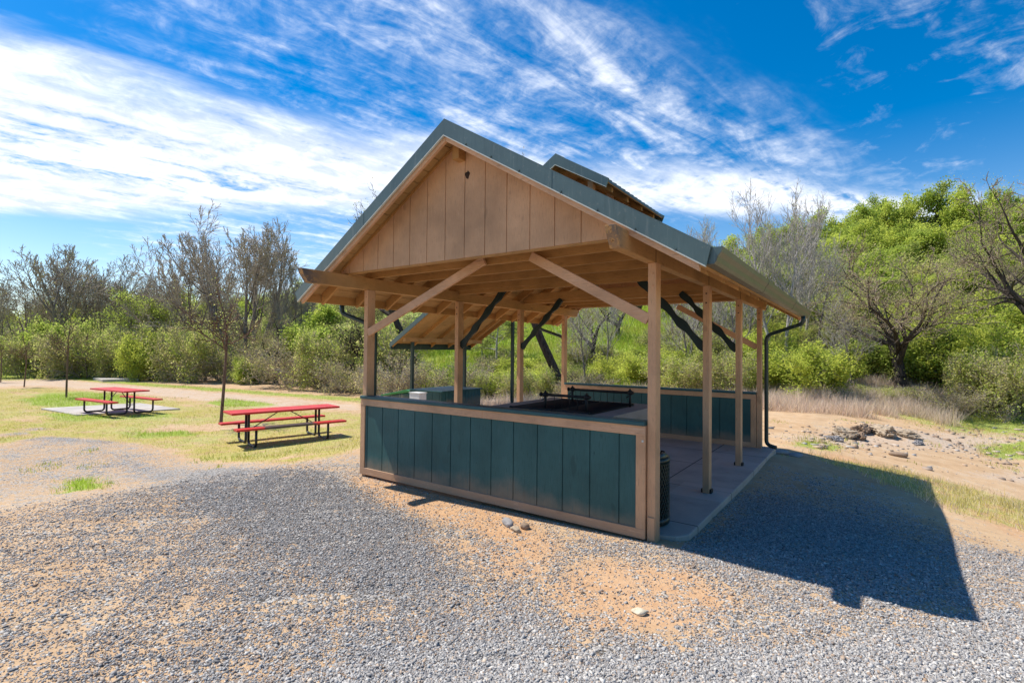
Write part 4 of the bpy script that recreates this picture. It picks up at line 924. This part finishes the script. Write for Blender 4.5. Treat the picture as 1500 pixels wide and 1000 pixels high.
# --- seen through the shelter
plant('oak_lean', 'dark_trunk_tree', 'dark leaning oak between the second and third back posts', 836, 20, 270, 4.6, .55)
plant('oak_lean', 'dark_trunk_tree', 'dark forked tree behind the small lean-to shelter', 628, 25, 300, 5.0, .4)
plant('tree_bluish', 'bluish_tree', 'blue green feathery tree with pale trunk on the slope', 728, 33, 440, 2.0)
plant('tree_bluish', 'bluish_tree', 'smaller blue green tree left of the feathery one', 706, 35, 462, 1.4, 2.0)
for px, D, tp, wd, lb in ((905, 36, 425, 3.0, 'dark oak standing alone in the bright grass on the slope'), (870, 30, 430, 2.4, 'dark trunked oak left of the near corner post'), (935, 44, 400, 3.6, 'oak higher on the slope, behind the near corner post'), (800, 46, 420, 3.6, 'oak high on the slope behind the left ceiling braces')):
    plant('oak_sparse', 'dark_trunk_tree', lb, px, D, tp, wd, px*.01)
for i, (px, D, tp, wd, key, lb) in enumerate([(575, 22, 520, 1.9, 'shrub_twig', 'twiggy brown shrub left of the lean-to shelter'), (650, 22, 520, 2.0, 'shrub_twig', 'grey twiggy shrub behind the lean-to counter'), (560, 26, 470, 2.6, 'shrub_olive', 'olive shrub behind the left front post'),
    (860, 19, 548, 1.3, 'shrub_twig', 'dry shrub at the foot of the leaning oak'), (790, 20, 540, 1.4, 'shrub_olive', 'olive shrub left of the leaning oak'), (1000, 20, 520, 1.6, 'shrub_olive', 'olive shrub seen between the right side posts'), (1062, 19, 510, 1.6, 'shrub_olive', 'grey green shrub left of the last right post'), (965, 22, 515, 1.6, 'shrub_lime', 'yellow green shrub right behind the near corner post')]):
    plant(key, 'shrub', lb, px, D, tp, wd, i*1.9, 'shrub', 'shrubs behind the shelter')
# --- pale bare trees behind the eave
for i, (px, D, tp, wd, key, lb) in enumerate([(1142, 24, 272, 2.2, 'pale_a', 'tallest pale bare tree rising above the gutter'), (1172, 27, 300, 2.0, 'pale_a', 'pale bare tree just right of the tallest one'), (1098, 26, 318, 1.8, 'pale_b', 'pale bare tree left of the tallest, above the eave'), (1050, 29, 322, 1.8, 'pale_b', 'thin bare tree behind the roof edge'),
    (1015, 32, 330, 2.0, 'pale_a', 'faint bare tree showing just over the roof'), (985, 34, 338, 1.8, 'pale_b', 'bare tree top beside the cupola'), (1072, 22, 360, 1.5, 'pale_b', 'slender pale tree seen between the right posts'), (1010, 21, 380, 1.3, 'pale_b', 'slender bare tree seen right of the near corner post'), (1200, 25, 345, 1.7, 'pale_b', 'shorter pale bare tree right of the downspout'),
    (888, 27, 400, 1.3, 'pale_b', 'thin grey tree seen left of the right knee brace'), (858, 24, 410, 1.2, 'pale_b', 'thin grey tree beside the back left post'), (1030, 24, 390, 1.3, 'pale_b', 'thin pale tree seen behind the second right post')]):
    plant(key, 'pale_bare_tree', lb, px, D, tp, wd, i*2.1, group='pale bare trees behind the eave')
# --- right: oaks, hillside
plant('oak_bud', 'budding_oak', 'large oak with dark limbs and rusty buds right of the shelter', 1320, 19.2, 340, 4.2, 4.1)
plant('oak_sparse', 'budding_oak', 'rusty budding oak cut by the right edge of the photo', 1530, 19, 215, 3.4, 2.0)
plant('oak_sparse', 'budding_oak', 'pale leaning oak left of the one at the right edge', 1475, 27, 345, 3.0, 5.0)
plant('pale_b', 'thin_tree', 'thin brown leafless sapling left of the large oak', 1245, 19, 430, 1.1, .5)
hill = [(1030, 52, 372, 3.4, 'oak_leaf'), (1075, 60, 362, 3.6, 'oak_lime'), (1115, 55, 352, 3.4, 'oak_leaf'), (1160, 62, 332, 3.8, 'oak_lime'), (1200, 50, 352, 3.6, 'oak_leaf'), (1215, 66, 322, 4.0, 'oak_lime'), (1250, 62, 312, 3.8, 'oak_leaf'), (1290, 72, 299, 3.4, 'oak_leaf'),
        (1330, 66, 300, 4.4, 'oak_lime'), (1375, 64, 286, 4.6, 'oak_leaf'), (1415, 60, 290, 4.2, 'oak_lime'), (1460, 58, 288, 4.2, 'oak_leaf'), (1505, 56, 300, 4.0, 'oak_lime'), (1235, 44, 352, 3.2, 'oak_lime'), (1285, 50, 330, 3.4, 'oak_lime'), (1330, 46, 345, 3.6, 'oak_leaf'), (1390, 44, 335, 3.4, 'oak_lime'), (1440, 42, 350, 3.4, 'oak_leaf'),
        (1490, 40, 350, 3.4, 'oak_lime'), (1180, 40, 402, 2.8, 'oak_lime'), (1270, 36, 400, 2.8, 'oak_leaf'), (1400, 34, 400, 2.8, 'oak_lime'), (1140, 44, 388, 3.0, 'oak_leaf'), (1085, 42, 398, 3.0, 'oak_lime')]
names = {'oak_leaf': 'green', 'oak_lime': 'bright yellow green'}
for i, (px, D, tp, wd, key) in enumerate(hill):
    ridge = D >= 55
    tp -= 12 if ridge else 6; wd *= 1.12
    plant(key, 'hillside_oak', ('%s leafy oak on the skyline of the right hillside' if ridge else '%s leafy oak lower on the slope of the right hillside') % names[key], px, D, tp, wd, i*1.37, group=('oaks on the hill skyline, ' if ridge else 'oaks on the hill slope, ')+names[key])
for i, (px, D, tp, wd, key, lb) in enumerate([(1170, 17, 506, 1.5, 'shrub_lime', 'pale yellow green shrub beside the green downspout'), (1212, 18.5, 512, 1.3, 'shrub_lime', 'yellow green shrub left of the thin brown sapling'), (1140, 19, 520, 1.3, 'shrub_olive', 'olive shrub just behind the downspout'), (1275, 19, 500, 1.7, 'shrub_green', 'dark green shrub right of the thin brown sapling'),
    (1360, 19.5, 505, 1.7, 'shrub_green', 'dark green shrub around the trunk of the large oak'), (1400, 18, 478, 1.7, 'shrub_lime', 'bright lime shrub right of the large oak trunk'), (1300, 22, 490, 2.0, 'shrub_green', 'green shrub behind the trunk of the large oak'), (1455, 17, 470, 1.7, 'shrub_lime', 'bright lime shrub under the leaning oak'), (1440, 15.5, 520, 1.5, 'shrub_olive', 'pale olive bramble at the right behind the rubble'), (1495, 15, 505, 1.5, 'shrub_olive', 'grey olive bramble at the right edge'),
    (1410, 20, 440, 1.9, 'shrub_lime', 'tall lime shrub between the two right oaks'), (1230, 23, 478, 1.9, 'shrub_olive', 'grey green shrub behind the thin sapling'), (1500, 20, 440, 2.1, 'shrub_lime', 'tall lime shrub at the right edge of the photo'), (1290, 16.5, 565, 1.0, 'shrub_olive', 'low olive shrub before the large oak'), (1375, 15.5, 560, 1.1, 'shrub_twig', 'low grey twiggy shrub behind the outcrop')]):
    plant(key, 'shrub', lb, px, D*1.10, tp, wd*1.1, i*2.3, 'shrub', 'shrubs at the foot of the right hillside')
# --- thickets nobody could count: copies of shrub geometry merged into one mesh each
def thicket(name, label, keys, spots, seed):
    rg = np.random.default_rng(seed); VS, QS, HU, TI, MI = [], [], [], [], []; off = 0
    cache = {}
    for k in keys:
        me = PROTO[k][1].data; v = np.empty(len(me.vertices)*3, np.float32); me.vertices.foreach_get('co', v); q = np.empty(len(me.loops), np.int32); me.loops.foreach_get('vertex_index', q)
        hu = np.empty(len(me.polygons), np.float32); me.attributes['hue'].data.foreach_get('value', hu); ti = np.empty_like(hu); me.attributes['tint'].data.foreach_get('value', ti); mi = np.empty(len(me.polygons), np.int32); me.polygons.foreach_get('material_index', mi)
        cache[k] = (v.reshape(-1, 3), q.reshape(-1, 4), hu, ti, mi)
    for (x, y, h, w_) in spots:
        k = keys[rg.integers(len(keys))]; v, q, hu, ti, mi = cache[k]; a = rg.uniform(0, 6.28); c, s = math.cos(a), math.sin(a); sx = w_/PROTO[k][3]; sz_ = h/PROTO[k][2]
        keep = rg.random(len(q)) < .55; q = q[keep]
        V = np.stack([(v[:, 0]*c-v[:, 1]*s)*sx+x, (v[:, 0]*s+v[:, 1]*c)*sx+y, v[:, 2]*sz_+hz(x, y)], -1)
        VS.append(V); QS.append(q+off); off += len(V); HU.append(np.clip(hu[keep]+rg.normal(0, .07), 0, 1)); TI.append(np.clip(ti[keep]+rg.normal(0, .08), 0, 1)); MI.append(mi[keep])
    V = np.concatenate(VS); Q = np.concatenate(QS); u, inv = np.unique(Q, return_inverse=True)
    o = link_mesh(name, V[u], inv.reshape(-1, 4), [m_bgrey, m_leaf], np.concatenate(MI), attrs={'hue': ('FACE', np.concatenate(HU)), 'tint': ('FACE', np.concatenate(TI))})
    tag(o, label, 'thicket', kind='stuff')
def band(n, pxr, Dr, hr, wr, seed):
    rg = np.random.default_rng(seed); r_ = []
    for i in range(n):
        px = pxr[0]+(pxr[1]-pxr[0])*(i+rg.random())/n; x, y = at(px, rg.uniform(*Dr)); r_.append((x, y, rg.uniform(*hr), rg.uniform(*wr)))
    return r_
thicket('brush_thicket', 'tangled olive brush filling the left treeline', ['shrub_olive', 'shrub_twig', 'shrub_olive', 'shrub_twig', 'shrub_green'], band(27, (-380, 620), (35, 46), (1.8, 3.4), (2.0, 3.2), 1)+band(28, (-420, 560), (50, 75), (3.2, 6.0), (3, 5), 2), 3)
thicket('hillside_brush', 'mixed green brush at the foot of the hillside behind the shelter', ['shrub_olive', 'shrub_twig', 'shrub_lime'], band(14, (540, 800), (21, 27), (.7, 1.5), (1.2, 2.0), 5)+band(26, (700, 1000), (21, 31), (.6, 1.5), (1.0, 1.8), 15)+band(12, (1000, 1260), (24, 29), (.9, 1.9), (1.2, 2.0), 25)+band(24, (1000, 1560), (27, 38), (1.2, 2.4), (1.5, 2.4), 6), 7)
thicket('far_woodland', 'far green woodland covering the hillside as one mass', ['shrub_lime', 'shrub_lime', 'shrub_olive', 'shrub_green'], band(38, (960, 1600), (36, 72), (2.5, 5.0), (2.6, 4.2), 8)+band(22, (420, 1000), (62, 100), (4, 7), (3.5, 5.5), 9)+band(30, (-420, 480), (100, 170), (6, 10), (6, 9), 10), 11)
for k in list(PROTO):
    if not PROTO[k][4]:
        for o in PROTO[k][:2]: bpy.data.objects.remove(o)
print('plants done', len(bpy.data.objects), sum(len(m.polygons) for m in bpy.data.meshes))
# ================================================================== LIGHT AND SKY
SD = Vector((.588, .15, -1.0)).normalized()
sl = bpy.data.lights.new('sun', 'SUN'); so = bpy.data.objects.new('sun', sl); col.objects.link(so)
sl.energy = 4.8; sl.angle = rad(.53); sl.color = (1, .95, .87); so.rotation_euler = SD.to_track_quat('-Z', 'Y').to_euler()
w = bpy.data.worlds.new('World'); sc.world = w; w.use_nodes = True
t = w.node_tree; N = t.nodes; bg = N['Background']
def nd(ty, **k):
    n = N.new(ty)
    for a, v in k.items(): setattr(n, a, v)
    return n
def ml(op, a, b=None, c=None, clamp=False):
    n = nd('ShaderNodeMath', operation=op, use_clamp=clamp)
    for i, v in enumerate((a, b, c)):
        if v is None: continue
        if isinstance(v, (int, float)): n.inputs[i].default_value = v
        else: t.links.new(v, n.inputs[i])
    return n.outputs[0]
def smooth(x, a, b):
    n = nd('ShaderNodeMapRange'); n.interpolation_type = 'SMOOTHSTEP'; n.inputs['From Min'].default_value = a; n.inputs['From Max'].default_value = b
    t.links.new(x, n.inputs['Value']); return n.outputs['Result']
sky = nd('ShaderNodeTexSky', sky_type='NISHITA'); sky.sun_disc = False; sky.sun_elevation = math.asin(-SD.z); sky.sun_rotation = math.atan2(-SD.x, -SD.y)
sky.air_density = 1.0; sky.dust_density = .35; sky.ozone_density = 2.2; sky.altitude = 200
hs = nd('ShaderNodeHueSaturation'); hs.inputs['Saturation'].default_value = 1.55; hs.inputs['Value'].default_value = .92; t.links.new(sky.outputs[0], hs.inputs['Color'])
tc = nd('ShaderNodeTexCoord'); sp = nd('ShaderNodeSeparateXYZ'); t.links.new(tc.outputs['Generated'], sp.inputs[0])
t.links.new(ml('ADD', 1.14, ml('MULTIPLY', smooth(sp.outputs['Z'], .02, .42), .42)), hs.inputs['Saturation']); t.links.new(ml('SUBTRACT', .84, ml('MULTIPLY', smooth(sp.outputs['Z'], .05, .5), .03)), hs.inputs['Value'])
zz = ml('ADD', ml('MAXIMUM', sp.outputs['Z'], 0.0), .08)
cx = ml('DIVIDE', sp.outputs['X'], zz); cy = ml('DIVIDE', sp.outputs['Y'], zz)
def rot(a):
    c, s = math.cos(rad(a)), math.sin(rad(a))
    return ml('ADD', ml('MULTIPLY', cx, c), ml('MULTIPLY', cy, s)), ml('SUBTRACT', ml('MULTIPLY', cy, c), ml('MULTIPLY', cx, s))
a75, b75 = rot(75); a37, b37 = rot(37)
def vec(x, y, z=0.0):
    n = nd('ShaderNodeCombineXYZ')
    for i, v in enumerate((x, y, z)):
        if isinstance(v, (int, float)): n.inputs[i].default_value = v
        else: t.links.new(v, n.inputs[i])
    return n.outputs[0]
def noi(v, s, d=6, r=.62, dist=0.0):
    n = nd('ShaderNodeTexNoise'); n.inputs['Scale'].default_value = s; n.inputs['Detail'].default_value = d; n.inputs['Roughness'].default_value = r; n.inputs['Distortion'].default_value = dist
    t.links.new(v, n.inputs['Vector']); return n.outputs['Fac']
flow = vec(ml('MULTIPLY', a75, .38), b75); iso = vec(a75, b75, 3.0)
n1 = noi(flow, 2.2, 7, .62, .3); n2 = noi(iso, 7.0, 6, .66, .5); n3 = noi(vec(ml('MULTIPLY', a75, .28), b75, 7.0), 6.5, 6, .6, .6); n4 = noi(iso, 22.0, 4, .6, .8)
wv = nd('ShaderNodeTexWave', wave_type='BANDS', bands_direction='X'); wv.inputs['Scale'].default_value = 9.0; wv.inputs['Distortion'].default_value = 7.0; wv.inputs['Detail'].default_value = 3; wv.inputs['Detail Scale'].default_value = 1.6
t.links.new(vec(a37, ml('MULTIPLY', b37, .25)), wv.inputs['Vector']); rip = wv.outputs['Fac']
sc1 = lambda n, k: ml('MULTIPLY', ml('SUBTRACT', n, .5), k)
# main bank
up = ml('ADD', ml('SUBTRACT', 1.86, ml('MULTIPLY', ml('MAXIMUM', ml('SUBTRACT', a75, .7), 0.0), .60)), sc1(n1, .9))
top = smooth(ml('SUBTRACT', b75, up), -.12, .30)
# lower edge: line through (a75,b75) = (.28,3.46) and (2.65,1.60)
lo = ml('ADD', ml('SUBTRACT', 3.62, ml('MULTIPLY', a75, .80)), sc1(n1, 1.0))
bot = smooth(ml('SUBTRACT', lo, b75), -.10, .45)
bank = ml('MULTIPLY', top, bot)
gx_ = ml('DIVIDE', ml('SUBTRACT', b75, 2.72), .38); gap = ml('MULTIPLY', ml('POWER', 2.718, ml('MULTIPLY', ml('MULTIPLY', gx_, gx_), -1.0)), smooth(a75, 1.5, .4))
tex = ml('SUBTRACT', ml('ADD', ml('ADD', .93, sc1(n3, 2.1)), ml('ADD', sc1(n2, 1.1), sc1(n4, .8))), ml('MULTIPLY', gap, .34))
fadeR = smooth(a75, 2.9, 1.3)
bank = ml('MULTIPLY', bank, smooth(ml('ADD', tex, ml('MULTIPLY', fadeR, .32)), .30, .95))
# thin rippled field above
f1 = ml('MULTIPLY', smooth(ml('ADD', b75, sc1(n1, .8)), .55, 1.05), smooth(ml('ADD', a75, sc1(n2, .6)), -.1, .55))
f1 = ml('MULTIPLY', f1, smooth(a75, 2.9, 2.2))
thin = ml('MULTIPLY', f1, smooth(ml('ADD', ml('ADD', n3, sc1(n2, .5)), ml('ADD', sc1(n1, .5), sc1(n4, .26))), .28, .98))
# scattered wisps to the right
f2 = ml('MULTIPLY', smooth(a75, 1.0, 1.5), smooth(b75, .95, .45))
wisp = ml('MULTIPLY', f2, ml('MULTIPLY', smooth(ml('ADD', n1, sc1(n2, .6)), .47, .88), .75))
cl = ml('MAXIMUM', ml('MAXIMUM', bank, ml('MULTIPLY', thin, .95)), wisp)
cl = ml('MULTIPLY', cl, smooth(sp.outputs['Z'], .02, .14))
mx = nd('ShaderNodeMix', data_type='RGBA'); t.links.new(ml('MULTIPLY', cl, .95), mx.inputs[0]); t.links.new(hs.outputs[0], mx.inputs[6])
CLD = nd('ShaderNodeMix', data_type='RGBA'); t.links.new(smooth(ml('ADD', n2, sc1(n3, 1.0)), .3, .75), CLD.inputs[0]); CLD.inputs[6].default_value = (4.2, 4.7, 5.6, 1); CLD.inputs[7].default_value = (7.2, 7.25, 7.4, 1)
t.links.new(CLD.outputs[2], mx.inputs[7]); t.links.new(mx.outputs[2], bg.inputs['Color']); bg.inputs['Strength'].default_value = .147
vs = sc.view_settings; vs.view_transform = 'Standard'; vs.look = 'None'; vs.gamma = 1; vs.use_curve_mapping = False; vs.exposure = .42
